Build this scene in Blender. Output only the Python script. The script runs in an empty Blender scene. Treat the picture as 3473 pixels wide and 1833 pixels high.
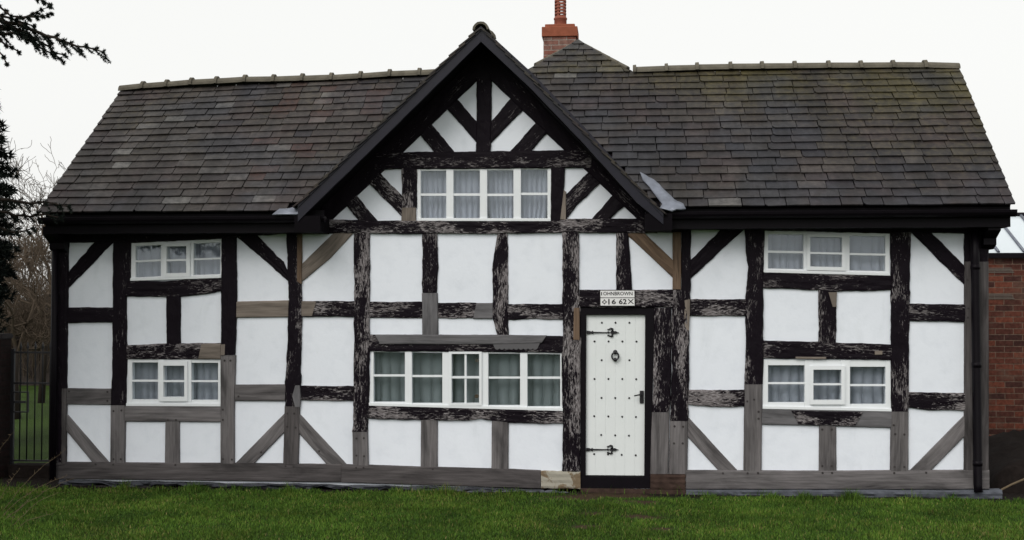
import bpy, bmesh, math, random
import numpy as np
from math import radians, sin, cos, pi, hypot
from mathutils import Vector, Matrix, noise
from mathutils.geometry import tessellate_polygon

random.seed(7)
rng = np.random.default_rng(7)
R = random.random
def U(a, b): return a + (b - a) * R()
scene = bpy.context.scene
COL = scene.collection

# ------------------------------------------------------------------ camera
FPX, CX, CY = 4247.0, 1736.5, 916.5
YAW, PIT = radians(5.0), radians(1.86)
CAM = Vector((0, -12.6, 1.8))
cd = bpy.data.cameras.new('camera'); camo = bpy.data.objects.new('camera', cd); COL.objects.link(camo)
cd.sensor_width = 36; cd.lens = 36 * FPX / 3473; cd.clip_end = 3000
camo.location = CAM; camo.rotation_euler = (radians(90) + PIT, 0, YAW)
scene.camera = camo
FW = Vector((-sin(YAW) * cos(PIT), cos(YAW) * cos(PIT), sin(PIT)))
RT = Vector((cos(YAW), sin(YAW), 0)); UP = RT.cross(FW)
def P(p, Y=0.0):
    """measured point of the photograph (3473 px wide) -> world point on the vertical plane at depth Y"""
    v = FW + RT * ((p[0] - CX) / FPX) - UP * ((p[1] - CY) / FPX)
    return CAM + v * ((Y - CAM.y) / v.y)
def tile(x0, y0):
    return lambda x, y: (x0 + x / 2.4283, y0 + y / 2.4283)
TL, BL, TM, BM, TR, BR, G = tile(200, 740), tile(200, 1180), tile(1200, 740), tile(1200, 1180), tile(2240, 740), tile(2240, 1180), tile(1100, 240)
def D(x, y): return (x / .74172, y / .74172)

# ------------------------------------------------------------------ object helpers
def tag(o, label=None, cat=None, group=None, kind=None):
    if label: o['label'] = label
    if cat: o['category'] = cat
    if group: o['group'] = group
    if kind: o['kind'] = kind
    return o
def empty(name, loc, label, cat, group=None):
    o = bpy.data.objects.new(name, None); COL.objects.link(o); o.location = loc; o.empty_display_size = .2
    bpy.context.view_layer.update()
    return tag(o, label, cat, group)
def attach(o, parent):
    if parent is not None:
        o.parent = parent
        # all meshes are built in world coordinates
        w = Matrix.Identity(4); p = parent
        while p is not None:
            w = Matrix.Translation(p.location) @ w if p.parent is None else Matrix.Translation(p.location) @ w
            p = p.parent
        o.location = w.inverted().translation
def link(name, me, mats, parent=None, smooth=False):
    o = bpy.data.objects.new(name, me); COL.objects.link(o)
    for m in (mats if isinstance(mats, (list, tuple)) else [mats]): me.materials.append(m)
    if smooth:
        for p in me.polygons: p.use_smooth = True
    if parent is not None: attach(o, parent)
    return o
def fin(name, bm, mats, parent=None, smooth=False, recalc=True):
    if recalc: bmesh.ops.recalc_face_normals(bm, faces=bm.faces)
    me = bpy.data.meshes.new(name); bm.to_mesh(me); bm.free()
    return link(name, me, mats, parent, smooth)
def hexa(bm, a, b, mi=0):
    """solid between two matching polygons a (front) and b (back)"""
    va = [bm.verts.new(p) for p in a]; vb = [bm.verts.new(p) for p in b]; n = len(a); fs = []
    fs.append(bm.faces.new(va)); fs.append(bm.faces.new(vb[::-1]))
    for i in range(n): fs.append(bm.faces.new((va[i], vb[i], vb[(i + 1) % n], va[(i + 1) % n])))
    for f in fs: f.material_index = mi
def plate(bm, pts, y0, y1, mi=0):
    """polygon measured on the facade, given thickness from y0 to y1"""
    w = [P(p) for p in pts]
    hexa(bm, [Vector((q.x, y0, q.z)) for q in w], [Vector((q.x, y1, q.z)) for q in w], mi)
def box(bm, lo, hi, mi=0):
    (x0, y0, z0), (x1, y1, z1) = lo, hi
    hexa(bm, [Vector(v) for v in ((x0, y0, z0), (x1, y0, z0), (x1, y0, z1), (x0, y0, z1))],
         [Vector(v) for v in ((x0, y1, z0), (x1, y1, z0), (x1, y1, z1), (x0, y1, z1))], mi)
def tube(bm, pts, rad, sides=6, mi=0, cap=True):
    pts = [Vector(p) for p in pts]; n = len(pts)
    if not isinstance(rad, (list, tuple)): rad = [rad] * n
    rings = []; ref = Vector((0.31, 0.2, 0.93))
    for i in range(n):
        t = (pts[min(i + 1, n - 1)] - pts[max(i - 1, 0)])
        if t.length < 1e-9: t = Vector((0, 0, 1))
        t.normalize()
        a = t.cross(ref)
        if a.length < 1e-3: a = t.cross(Vector((1, 0, 0)))
        a.normalize(); b = t.cross(a)
        rings.append([bm.verts.new(pts[i] + (a * cos(2 * pi * k / sides) + b * sin(2 * pi * k / sides)) * rad[i]) for k in range(sides)])
    for i in range(n - 1):
        for k in range(sides):
            f = bm.faces.new((rings[i][k], rings[i][(k + 1) % sides], rings[i + 1][(k + 1) % sides], rings[i + 1][k])); f.material_index = mi; f.smooth = True
    if cap:
        bm.faces.new(rings[0][::-1]).material_index = mi; bm.faces.new(rings[-1]).material_index = mi
def lathe(bm, c, prof, sides=20, mi=0):
    rings = [[bm.verts.new((c[0] + r * cos(2 * pi * k / sides), c[1] + r * sin(2 * pi * k / sides), z)) for k in range(sides)] for r, z in prof]
    for i in range(len(rings) - 1):
        for k in range(sides):
            f = bm.faces.new((rings[i][k], rings[i][(k + 1) % sides], rings[i + 1][(k + 1) % sides], rings[i + 1][k])); f.smooth = True; f.material_index = mi
def ball(bm, c, r, sc=(1, 1, 1), seg=10):
    m = Matrix.Translation(c) @ Matrix.Diagonal((r * sc[0], r * sc[1], r * sc[2], 1))
    res = bmesh.ops.create_uvsphere(bm, u_segments=seg, v_segments=max(6, seg // 2 + 2), radius=1, matrix=m)
    for v in res['verts']:
        for f in v.link_faces: f.smooth = True

# ------------------------------------------------------------------ materials
class NT:
    def __init__(s, name):
        s.m = bpy.data.materials.new(name); s.m.use_nodes = True
        s.t = s.m.node_tree; s.b = s.t.nodes['Principled BSDF']; s.out = s.t.nodes['Material Output']
    def n(s, typ, **kw):
        x = s.t.nodes.new(typ)
        for k, v in kw.items():
            if k in x.inputs: x.inputs[k].default_value = v
            else: setattr(x, k, v)
        return x
    def l(s, a, b): s.t.links.new(a, b)
    def coord(s, kind='Object', scale=(1, 1, 1), loc=(0, 0, 0)):
        c = s.n('ShaderNodeTexCoord'); mp = s.n('ShaderNodeMapping')
        mp.inputs['Scale'].default_value = scale; mp.inputs['Location'].default_value = loc
        s.l(c.outputs[kind], mp.inputs[0]); return mp.outputs[0]
    def noise(s, co, scale, detail=4, rough=.55, dist=0):
        x = s.n('ShaderNodeTexNoise'); x.inputs['Scale'].default_value = scale; x.inputs['Detail'].default_value = detail
        x.inputs['Roughness'].default_value = rough; x.inputs['Distortion'].default_value = dist
        s.l(co, x.inputs['Vector']); return x.outputs[0]
    def ramp(s, fac, stops):
        x = s.n('ShaderNodeValToRGB'); r = x.color_ramp
        while len(r.elements) < len(stops): r.elements.new(.5)
        for e, (p, c) in zip(r.elements, stops):
            e.position = p; e.color = (c, c, c, 1) if isinstance(c, (int, float)) else (*c, 1)
        s.l(fac, x.inputs[0]); return x.outputs[0]
    def mix(s, f, a, b, mode='MIX'):
        x = s.n('ShaderNodeMixRGB'); x.blend_type = mode
        for i, v in enumerate((f, a, b)):
            if isinstance(v, (int, float)): x.inputs[i].default_value = v if i == 0 else (v, v, v, 1)
            elif isinstance(v, tuple): x.inputs[i].default_value = (*v, 1)
            else: s.l(v, x.inputs[i])
        return x.outputs[0]
    def math(s, op, a, b=0.0):
        x = s.n('ShaderNodeMath'); x.operation = op
        for i, v in enumerate((a, b)):
            if isinstance(v, (int, float)): x.inputs[i].default_value = v
            else: s.l(v, x.inputs[i])
        return x.outputs[0]
    def attr(s, name):
        x = s.n('ShaderNodeAttribute'); x.attribute_name = name; return x
    def bump(s, h, strength=.4, dist=.01):
        x = s.n('ShaderNodeBump'); x.inputs['Strength'].default_value = strength; x.inputs['Distance'].default_value = dist
        s.l(h, x.inputs['Height']); s.l(x.outputs[0], s.b.inputs['Normal'])
    def col(s, c):
        if isinstance(c, tuple): s.b.inputs['Base Color'].default_value = (*c, 1)
        else: s.l(c, s.b.inputs['Base Color'])
    def rough(s, v, spec=None):
        if isinstance(v, (int, float)): s.b.inputs['Roughness'].default_value = v
        else: s.l(v, s.b.inputs['Roughness'])
        if spec is not None: s.b.inputs['Specular IOR Level'].default_value = spec

def m_simple(name, c, rough=.6, spec=.3, nscale=0, namt=.25, bump=0, metallic=0):
    k = NT(name)
    if nscale:
        co = k.coord(); n = k.noise(co, nscale, 5)
        k.col(k.mix(n, tuple(x * (1 - namt) for x in c), tuple(min(1, x * (1 + namt)) for x in c)))
        if bump: k.bump(n, bump, .01)
    else: k.col(c)
    k.rough(rough, spec); k.b.inputs['Metallic'].default_value = metallic
    return k.m

def m_worn(name, amt, pale=1.0, base=(.0048, .003, .0052)):
    """old oak under black paint that flakes off along the grain; amt = how much is bare"""
    k = NT(name)
    co = k.coord('UV', (15, 58, 1)); n1 = k.noise(co, 1.0, 7, .70, 1.0)
    co2 = k.coord('UV', (2.2, 6, 1)); n2 = k.noise(co2, 1.0, 3)
    co3 = k.coord('UV', (22, 130, 1)); n3 = k.noise(co3, 1.0, 4, .6, .4)
    s = k.math('ADD', n1, k.math('MULTIPLY', k.math('SUBTRACT', n2, .5), .85))
    s = k.math('ADD', s, k.math('MULTIPLY', k.math('SUBTRACT', n3, .5), .22))
    thr = .66 - amt * .26
    mask = k.ramp(s, [(thr, 0.0), (thr + .05, 1.0)])
    bare = k.ramp(n3, [(.28, (.07 * pale, .06 * pale, .06 * pale)), (.5, (.20 * pale, .18 * pale, .185 * pale)), (.70, (.50 * pale, .47 * pale, .48 * pale))])
    paint = k.mix(n2, base, tuple(x * 1.9 for x in base))
    k.col(k.mix(mask, paint, bare))
    h = k.math('SUBTRACT', k.math('MULTIPLY', n3, .6), k.math('MULTIPLY', mask, .5))
    k.bump(h, .75, .012)
    k.l(k.ramp(mask, [(0, .48), (1, .85)]), k.b.inputs['Roughness']); k.b.inputs['Specular IOR Level'].default_value = .08
    return k.m

def m_oak(name, a, b, stain=.55, grain=44):
    k = NT(name)
    n1 = k.noise(k.coord('UV', (2.2, grain, 1)), 1.0, 6, .62, .25)
    n2 = k.noise(k.coord('UV', (1.3, 6, 1)), 1.0, 4, .6, .6)
    n3 = k.noise(k.coord('UV', (2.2, 62, 1)), 1.0, 4, .6, .35)
    c = k.ramp(n1, [(.25, a), (.72, b)])
    st = k.ramp(n2, [(.33, stain * .8), (.5, .92), (.68, 1.22)])
    c = k.mix(1.0, c, st, 'MULTIPLY')
    crack = k.ramp(n3, [(.31, .25), (.37, 1.0)])
    c = k.mix(.75, c, crack, 'MULTIPLY')
    k.col(c); k.bump(k.math('ADD', n1, k.math('MULTIPLY', n3, .6)), .5, .006); k.rough(.82, .2)
    return k.m

def m_plaster():
    k = NT('limewashed plaster')
    co = k.coord()
    n1 = k.noise(co, 1.7, 4); n2 = k.noise(co, 38, 5, .6); n3 = k.noise(co, 7, 5)
    c = k.ramp(n1, [(.3, (.765, .80, .87)), (.7, (.795, .83, .895))])
    n5 = k.noise(k.coord('Object', (2.2, 1, .9)), 1.3, 7, .62, 1.2); st = k.mix(1.0, k.ramp(n3, [(.25, (.93, .935, .94)), (.5, (1, 1, 1))]), k.ramp(n5, [(.30, (.94, .943, .94)), (.44, (1, 1, 1))]), 'MULTIPLY')
    k.col(k.mix(1.0, c, st, 'MULTIPLY'))
    k.bump(k.math('ADD', k.math('MULTIPLY', n2, .30), k.math('ADD', n3, k.math('MULTIPLY', n1, 1.5))), .24, .014); k.rough(.9, .15)
    return k.m

def m_slate():
    k = NT('stone slates')
    a = k.attr('tone')
    base = k.ramp(a.outputs['Fac'], [(0, (.013, .012, .016)), (.2, (.019, .017, .020)), (.36, (.026, .020, .019)), (.5, (.032, .027, .024)), (.64, (.040, .033, .030)), (.78, (.052, .045, .042)), (.9, (.066, .060, .059)), (1, (.11, .105, .10))])
    co = k.coord(); n1 = k.noise(co, 1.3, 5, .6); n2 = k.noise(co, 16, 6, .65); n3 = k.noise(co, 60, 4)
    moss = k.attr('moss')
    mk = k.ramp(k.math('ADD', k.math('MULTIPLY', moss.outputs['Fac'], .62), k.math('MULTIPLY', n2, .55)), [(.40, 0.0), (.80, .85)])
    c = k.mix(mk, base, (.052, .043, .014))
    pur = k.ramp(n1, [(.50, 0.0), (.64, .6)])
    c = k.mix(pur, c, (.034, .022, .024)); n6 = k.noise(k.coord('Object', (1, 1, 1), (7, 3, 1)), 1.0, 4, .6); c = k.mix(k.ramp(n6, [(.50, 0.0), (.62, .6)]), c, (.026, .028, .036))
    n4 = k.noise(k.coord('Object', (4.5, .5, .5)), 1.0, 5, .6, .4); c = k.mix(1.0, c, k.ramp(n4, [(.34, .55), (.6, 1.12)]), 'MULTIPLY')
    c = k.mix(1.0, c, k.ramp(n2, [(.28, .45), (.68, 1.4)]), 'MULTIPLY')
    c = k.mix(k.ramp(n3, [(.66, 0.0), (.74, .35)]), c, (.16, .155, .13))
    rd = k.attr('rust'); c = k.mix(k.math('MULTIPLY', rd.outputs['Fac'], k.ramp(n2, [(.3, .1), (.65, .8)])), c, (.060, .022, .018))
    k.col(c); k.bump(k.math('ADD', n2, k.math('MULTIPLY', n3, .5)), .5, .008); k.rough(.62, .32)
    return k.m

def m_brick(name, a, b, mortar, sx=.225, sy=.075, off=(0, 0, 0)):
    k = NT(name)
    c = k.n('ShaderNodeTexCoord'); sep = k.n('ShaderNodeSeparateXYZ'); k.l(c.outputs['Object'], sep.inputs[0])
    comb = k.n('ShaderNodeCombineXYZ')
    k.l(k.math('ADD', k.math('ADD', sep.outputs[0], sep.outputs[1]), off[0]), comb.inputs[0]); k.l(sep.outputs[2], comb.inputs[1])
    w = k.noise(k.coord('Object'), 9, 3)
    off_ = k.n('ShaderNodeVectorMath', operation='MULTIPLY_ADD'); k.l(w, off_.inputs[0]); off_.inputs[1].default_value = (.012, .010, 0); k.l(comb.outputs[0], off_.inputs[2])
    br = k.n('ShaderNodeTexBrick'); k.l(off_.outputs[0], br.inputs['Vector'])
    br.inputs['Scale'].default_value = 1; br.inputs['Brick Width'].default_value = sx; br.inputs['Row Height'].default_value = sy
    br.inputs['Mortar Size'].default_value = .006; br.inputs['Mortar Smooth'].default_value = .3; br.inputs['Bias'].default_value = 0
    br.inputs['Color1'].default_value = (*a, 1); br.inputs['Color2'].default_value = (*b, 1); br.inputs['Mortar'].default_value = (*mortar, 1)
    n = k.noise(k.coord('Object'), 22, 6, .65); n2 = k.noise(k.coord('Object'), 5, 4)
    col = k.mix(1.0, br.outputs['Color'], k.ramp(n, [(.25, .5), (.7, 1.35)]), 'MULTIPLY')
    col = k.mix(k.ramp(n2, [(.55, 0.0), (.72, .5)]), col, tuple(x * .9 for x in mortar))
    k.col(col); k.bump(k.math('SUBTRACT', k.math('MULTIPLY', n, .4), br.outputs['Fac']), .7, .008); k.rough(.9, .15)
    return k.m

def m_glass():
    k = NT('window glass'); k.t.nodes.remove(k.b)
    tr = k.n('ShaderNodeBsdfTransparent'); tr.inputs[0].default_value = (.93, .95, .96, 1)
    gl = k.n('ShaderNodeBsdfGlossy'); gl.inputs['Roughness'].default_value = .03; gl.inputs[0].default_value = (.9, .95, 1, 1)
    n = k.noise(k.coord('Object'), 3.5, 2); bp = k.n('ShaderNodeBump'); bp.inputs['Strength'].default_value = .12; bp.inputs['Distance'].default_value = .02
    k.l(n, bp.inputs['Height']); k.l(bp.outputs[0], gl.inputs['Normal'])
    lw = k.n('ShaderNodeLayerWeight'); lw.inputs[0].default_value = .5
    mx = k.n('ShaderNodeMixShader'); k.l(k.math('ADD', .05, k.math('MULTIPLY', k.math('POWER', lw.outputs['Facing'], 4.0), .6)), mx.inputs[0])
    k.l(tr.outputs[0], mx.inputs[1]); k.l(gl.outputs[0], mx.inputs[2]); k.l(mx.outputs[0], k.out.inputs[0])
    return k.m

def m_curtain(name, c):
    k = NT(name); k.t.nodes.remove(k.b)
    d = k.n('ShaderNodeBsdfDiffuse'); d.inputs[0].default_value = (*c, 1)
    t = k.n('ShaderNodeBsdfTranslucent'); t.inputs[0].default_value = (*c, 1)
    tr = k.n('ShaderNodeBsdfTransparent')
    m1 = k.n('ShaderNodeMixShader'); m1.inputs[0].default_value = .18; k.l(d.outputs[0], m1.inputs[1]); k.l(t.outputs[0], m1.inputs[2])
    m2 = k.n('ShaderNodeMixShader'); m2.inputs[0].default_value = .08; k.l(m1.outputs[0], m2.inputs[1]); k.l(tr.outputs[0], m2.inputs[2])
    k.l(m2.outputs[0], k.out.inputs[0]); return k.m

def m_grass_blade():
    k = NT('grass blades'); a = k.attr('tone')
    c = k.ramp(a.outputs['Fac'], [(0, (.018, .042, .010)), (.4, (.048, .104, .014)), (.8, (.095, .168, .020)), (.93, (.17, .175, .045)), (1, (.26, .22, .09))])
    co = k.coord(); n = k.noise(co, 1.1, 4)
    k.col(k.mix(1.0, c, k.ramp(n, [(.3, .55), (.7, 1.2)]), 'MULTIPLY')); k.rough(.7, .12)
    return k.m

def m_ground():
    k = NT('lawn earth'); co = k.coord(); ba = k.attr('bare')
    n1 = k.noise(co, .9, 5); n2 = k.noise(co, 14, 6, .7); n3 = k.noise(co, 70, 4)
    g = k.ramp(n2, [(.25, (.014, .028, .006)), (.55, (.032, .058, .009)), (.8, (.055, .085, .014))])  # greens darkened in colour to stand in for tree shade behind the gate
    g = k.mix(1.0, g, k.ramp(n1, [(.3, .65), (.7, 1.2)]), 'MULTIPLY')
    # bare trodden earth along the foot of the wall and before the door
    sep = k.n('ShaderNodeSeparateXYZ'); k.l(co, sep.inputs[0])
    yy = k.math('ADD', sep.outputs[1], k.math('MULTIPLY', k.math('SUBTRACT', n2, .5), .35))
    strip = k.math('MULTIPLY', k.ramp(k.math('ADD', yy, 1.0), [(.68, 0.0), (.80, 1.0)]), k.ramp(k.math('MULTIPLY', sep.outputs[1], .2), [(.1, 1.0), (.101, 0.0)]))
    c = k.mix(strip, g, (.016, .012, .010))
    c = k.mix(k.ramp(k.math('ADD', ba.outputs['Fac'], k.math('MULTIPLY', k.math('SUBTRACT', n2, .5), .5)), [(.35, 0.0), (.6, 1.0)]), c, k.mix(n3, (.040, .026, .016), (.075, .052, .032)))
    k.col(c); k.bump(k.math('ADD', n2, n3), .8, .03); k.rough(.95, .1); return k.m

def m_leaf(name, a, b, c3):
    k = NT(name); at = k.attr('tone')
    k.col(k.ramp(at.outputs['Fac'], [(0, a), (.6, b), (1, c3)])); k.rough(.75, .15); return k.m

def m_bark(name, a, b):
    k = NT(name); co = k.coord('Object', (1, 1, .3)); n = k.noise(co, 30, 5)
    k.col(k.mix(n, a, b)); k.bump(n, .6, .01); k.rough(.9, .1); return k.m

M = dict(
    plaster=m_plaster(), black=m_worn('black painted oak', .0, .5), dark=m_worn('black oak lightly worn', .28, .62),
    worn=m_worn('black oak flaking', .50, .8), heavy=m_worn('black oak mostly bare', .66, .8),
    grey=m_oak('weathered grey oak', (.085, .078, .080), (.175, .163, .166)),
    greydark=m_oak('dark weathered oak', (.046, .041, .042), (.105, .095, .096)),
    lead_oak=m_oak('blue grey oak', (.095, .092, .098), (.16, .155, .163), .75),
    brown=m_oak('brown oak', (.095, .062, .042), (.19, .13, .09), .6),
    tan=m_oak('tan oak', (.13, .108, .092), (.23, .195, .168), .7),
    paint=m_simple('white gloss paint', (.76, .785, .81), .35, .4, 9, .05, .08),
    cream=m_simple('white door paint', (.73, .76, .765), .4, .4, 6, .04, .08),
    gloss=m_simple('black gloss paint', (.0035, .0022, .0042), .5, .12, 12, .4, .1),
    barge=m_simple('black bargeboard paint', (.0085, .0078, .016), .35, .3, 14, .3, .1),
    iron=m_simple('black iron', (.010, .009, .012), .45, .4, 30, .4, .1),
    soffit=m_simple('black soffit boards', (.004, .003, .0045), .8, .08, 6, .3, .1),
    slate=m_slate(), ridge=m_simple('stone ridge tile', (.115, .104, .082), .85, .15, 11, .55, .6),
    lead=m_simple('lead sheet', (.17, .185, .225), .45, .4, 12, .6, .3, .3),
    chimbrick=m_brick('chimney brick', (.21, .078, .057), (.19, .115, .095), (.30, .25, .22), .19, .062),
    capbrick=m_simple('orange brick cap', (.26, .085, .05), .9, .1, 14, .35, .4),
    pot=m_simple('terracotta pot', (.25, .08, .053), .75, .2, 18, .25, .2),
    brick=m_brick('red outbuilding brick', (.155, .048, .030), (.05, .022, .019), (.15, .10, .075), .225, .075),
    pier=m_brick('dark pier brick', (.020, .010, .009), (.014, .008, .007), (.014, .011, .010), .225, .075),
    glass=m_glass(), net=m_curtain('white net', (.46, .47, .53)), greennet=m_curtain('greenish net', (.27, .30, .305)),
    room=m_simple('dark room', (.035, .033, .034), .9, .1), ground=m_ground(), blade=m_grass_blade(),
    stone=m_simple('plinth stone', (.082, .088, .105), .85, .15, 9, .7, .9),
    darkstone=m_simple('grey plinth stone', (.05, .053, .063), .85, .15, 7, .85, .9),
    soot=m_simple('dark plinth stone', (.045, .04, .04), .9, .1, 10, .6, .8),
    redstone=m_simple('red sandstone', (.050, .032, .026), .9, .1, 14, .85, .9),
    bark=m_bark('dark bark', (.018, .014, .012), (.045, .036, .030)), twig=m_bark('twig bark', (.06, .045, .034), (.13, .10, .075)),
    palebark=m_bark('pale dry stem', (.085, .062, .038), (.17, .13, .085)),
    cedar=m_leaf('cedar needles', (.006, .010, .010), (.014, .021, .017), (.030, .036, .022)),
    fir=m_leaf('fir needles', (.003, .005, .005), (.007, .011, .008), (.014, .018, .012)),
    heap=m_simple('dark leaf litter', (.013, .010, .009), .95, .05, 16, .7, .9),
    fence=m_oak('dark fence board', (.03, .023, .02), (.055, .044, .038)),
    pale=m_simple('pale render', (.62, .64, .64), .9, .1, 2, .1),
    ink=m_simple('black lettering', (.012, .010, .012), .6, .2), sign=m_simple('white sign board', (.74, .74, .74), .5, .3, 20, .08),
    flake=None,
)
def m_flake():
    k = NT('sandstone with flaking whitewash'); co = k.coord(); n = k.noise(co, 9, 6, .65, .6); n2 = k.noise(co, 40, 4)
    k.col(k.mix(k.ramp(n, [(.47, 0.0), (.52, 1.0)]), k.mix(n2, (.13, .095, .06), (.22, .17, .115)), (.33, .31, .26))); k.bump(n, .6, .012); k.rough(.9, .1); return k.m
M['flake'] = m_flake()

# ------------------------------------------------------------------ COTTAGE
house = empty('timber_framed_cottage', (0, 0, 0), 'black and white timber-framed cottage with a front gable and a stone slate roof', 'house')

# timbers -----------------------------------------------------------
def resample(pts, n):
    d = [0]
    for a, b in zip(pts, pts[1:]): d.append(d[-1] + (b - a).length)
    out = []
    for i in range(n):
        t = d[-1] * i / (n - 1); j = 0
        while j < len(d) - 2 and d[j + 1] < t: j += 1
        f = (t - d[j]) / max(1e-9, d[j + 1] - d[j]); out.append(pts[j].lerp(pts[j + 1], f))
    return out
def timber(name, e1, e2, mat, d=.028, wob=.0045, relief=.006, pegs=(), parent=house):
    d += U(-.0025, .0025)
    a = [Vector((q.x, q.z)) for q in map(P, e1)]; b = [Vector((q.x, q.z)) for q in map(P, e2)]
    ln = max(sum((q - p).length for p, q in zip(a, a[1:])), sum((q - p).length for p, q in zip(b, b[1:])))
    n = max(5, int(ln / .03)); a = resample(a, n); b = resample(b, n)
    if mat in ('grey', 'lead_oak', 'tan', 'brown', 'greydark'): wob *= .25; relief *= .3
    prof = [(0, .03), (0, -d * .55), (.05, -d * .93), (.16, -d), (.34, -d), (.5, -d), (.66, -d), (.84, -d), (.95, -d * .93), (1, -d * .55), (1, .03)]
    so = U(0, 500); uo, vo = U(0, 60), U(0, 60)
    bm = bmesh.new(); uvl = bm.loops.layers.uv.new('UVMap'); rows = []
    for i in range(n):
        t = (b[i] - a[i]); w = t.length; t = t / max(w, 1e-6); s = ln * i / (n - 1)
        w1 = wob * (1.4 * noise.noise((s * 7, so, 0)) + .8 * noise.noise((s * 22, so, 3))); w2 = wob * (1.4 * noise.noise((s * 7, so, 9)) + .8 * noise.noise((s * 22, so, 13)))
        row = []
        for v, y in prof:
            q = (a[i] + t * w1).lerp(b[i] + t * w2, v)
            if .1 < v < .9: y += relief * (noise.noise((s * 5, v * 5 * w * 6, so)) + .6 * noise.noise((s * 16, v * 60 * w, so)))
            row.append((bm.verts.new((q.x, y, q.y)), s + uo, v * w + vo))
        rows.append(row)
    def face(c):
        f = bm.faces.new([x[0] for x in c])
        for lp, x in zip(f.loops, c): lp[uvl].uv = (x[1], x[2])
        f.smooth = False
    for i in range(n - 1):
        for k in range(len(prof) - 1): face((rows[i][k], rows[i][k + 1], rows[i + 1][k + 1], rows[i + 1][k]))
    face(rows[0]); face(rows[-1][::-1])
    for p in pegs:                                       # oak pegs
        q = P(p); vs = []
        for yy in (-d - .003, -d + .01): vs.append([(bm.verts.new((q.x + .011 * cos(k * pi / 4), yy, q.z + .011 * sin(k * pi / 4))), 0, 0) for k in range(8)])
        bm.faces.new([x[0] for x in vs[0]]).material_index = 1
        for k in range(8): bm.faces.new([vs[0][k][0], vs[0][(k + 1) % 8][0], vs[1][(k + 1) % 8][0], vs[1][k][0]]).material_index = 1
    o = fin(name, bm, [M[mat], M['soot']], parent)
    return o

T = timber
# left wing
T('corner_post', [TL(-28, 100), BL(-32, 960)], [TL(88, 100), TL(80, 600), TL(75, 1000), BL(72, 470), BL(66, 960)], 'black', .034)
T('repair_piece', [BL(34, 335), BL(28, 950)], [BL(73, 335), BL(67, 950)], 'greydark', .039)
T('post', [TL(450, 150), TL(447, 735), TL(443, 1300), BL(436, 330), BL(430, 472)], [TL(600, 150), TL(595, 510), TL(562, 640), TL(562, 1020), TL(572, 1060), BL(560, 300), BL(556, 472)], 'black', .034)
T('post', [BL(432, 473), BL(428, 960)], [BL(556, 473), BL(548, 960)], 'grey', .034, pegs=[BL(460, 520), BL(525, 515), BL(460, 915), BL(520, 915)])
T('post', [TL(1345, 150), TL(1340, 500), TL(1340, 1060), TL(1340, 1128)], [TL(1465, 150), TL(1470, 640), TL(1465, 900), TL(1455, 1128)], 'black', .034)
T('repair_piece', [TL(1340, 1040), TL(1338, 1129)], [TL(1378, 1040), TL(1375, 1129)], 'tan', .038)
T('post', [BL(1335, 62), BL(1335, 955)], [BL(1462, 62), BL(1450, 500), BL(1450, 955)], 'grey', .034, pegs=[BL(1358, 508), BL(1358, 592), BL(1372, 105), BL(1420, 105), BL(1360, 915), BL(1432, 918)])
T('wall_plate', [TL(-75, 70), TL(1890, 10)], [TL(-75, 206), TL(450, 201), TL(600, 206), TL(1345, 173), TL(1880, 129)], 'black', .042)
T('rail', [TL(580, 512), TL(850, 520), TL(1350, 490)], [TL(555, 648), TL(885, 650), TL(1005, 650), TL(1200, 630), TL(1355, 600)], 'dark', .027)
T('stud', [TL(885, 640), TL(890, 1045)], [TL(1005, 640), TL(1006, 1045)], 'black', .024)
T('rail', [TL(556, 1048), TL(890, 1032), TL(1345, 1030)], [TL(560, 1162), TL(1345, 1166)], 'worn', .027)
T('repair_piece', [TL(1182, 1034), TL(1338, 1032)], [TL(1155, 1163), TL(1338, 1164)], 'tan', .036)
T('rail', [TL(70, 736), TL(455, 736)], [TL(70, 866), TL(280, 862), TL(455, 860)], 'black', .027)
T('rail', [BL(60, 332), BL(436, 336)], [BL(60, 466), BL(436, 470)], 'grey', .027, pegs=[BL(92, 358), BL(408, 362), BL(408, 436)])
T('brace', [TL(330, 158), TL(92, 430)], [TL(490, 158), TL(240, 420), TL(70, 590)], 'black', .021, .007)
T('brace', [BL(60, 533), BL(425, 952)], [BL(60, 678), BL(290, 955)], 'grey', .021)
T('rail', [BL(552, 478), BL(1338, 478)], [BL(550, 608), BL(1338, 612)], 'grey', .027, pegs=[BL(905, 594), BL(972, 594)])
T('stud', [BL(880, 600), BL(876, 955)], [BL(998, 600), BL(998, 955)], 'grey', .024)
T('sill_beam', [BL(-25, 938), BL(430, 940), BL(900, 946), BL(1460, 946), BL(2330, 957)], [BL(-25, 1080), BL(1000, 1090), BL(2330, 1108)], 'greydark', .04, pegs=[BL(315, 955), BL(460, 958), BL(970, 962), BL(1570, 970), BL(1875, 972), BL(1942, 976)])
T('sill_beam', [BL(2332, 957), BL(2574, 962), BM(560, 977), BM(1300, 995), BM(1540, 1008)], [BL(2332, 1108), BM(0, 1112), BM(1540, 1160)], 'greydark', .042, pegs=[BL(2455, 985), BL(2515, 985), BM(655, 995)])
T('post', [TL(1880, 60), TL(1880, 420), TL(1890, 520), TL(1898, 660), TL(1888, 900), TL(1870, 1300), BL(1865, 300), BL(1862, 480)], [TL(1995, 60), TL(1995, 540), TL(2003, 800), TL(1998, 1300), BL(1985, 300), BL(1988, 480)], 'dark', .034, .008)
T('post', [BL(1862, 482), BL(1850, 965)], [BL(1988, 482), BL(1976, 965)], 'greydark', .034, pegs=[BL(1888, 540), BL(1945, 540), BL(1888, 648), BL(1955, 655)])
T('repair_piece', [BL(1950, 308), BL(1925, 400), BL(1950, 488)], [BL(1990, 308), BL(2000, 400), BL(1990, 488)], 'lead_oak', .041)
T('repair_piece', [TL(1968, 128), TL(1965, 520)], [TL(2007, 128), TL(2003, 545)], 'brown', .039)
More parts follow.
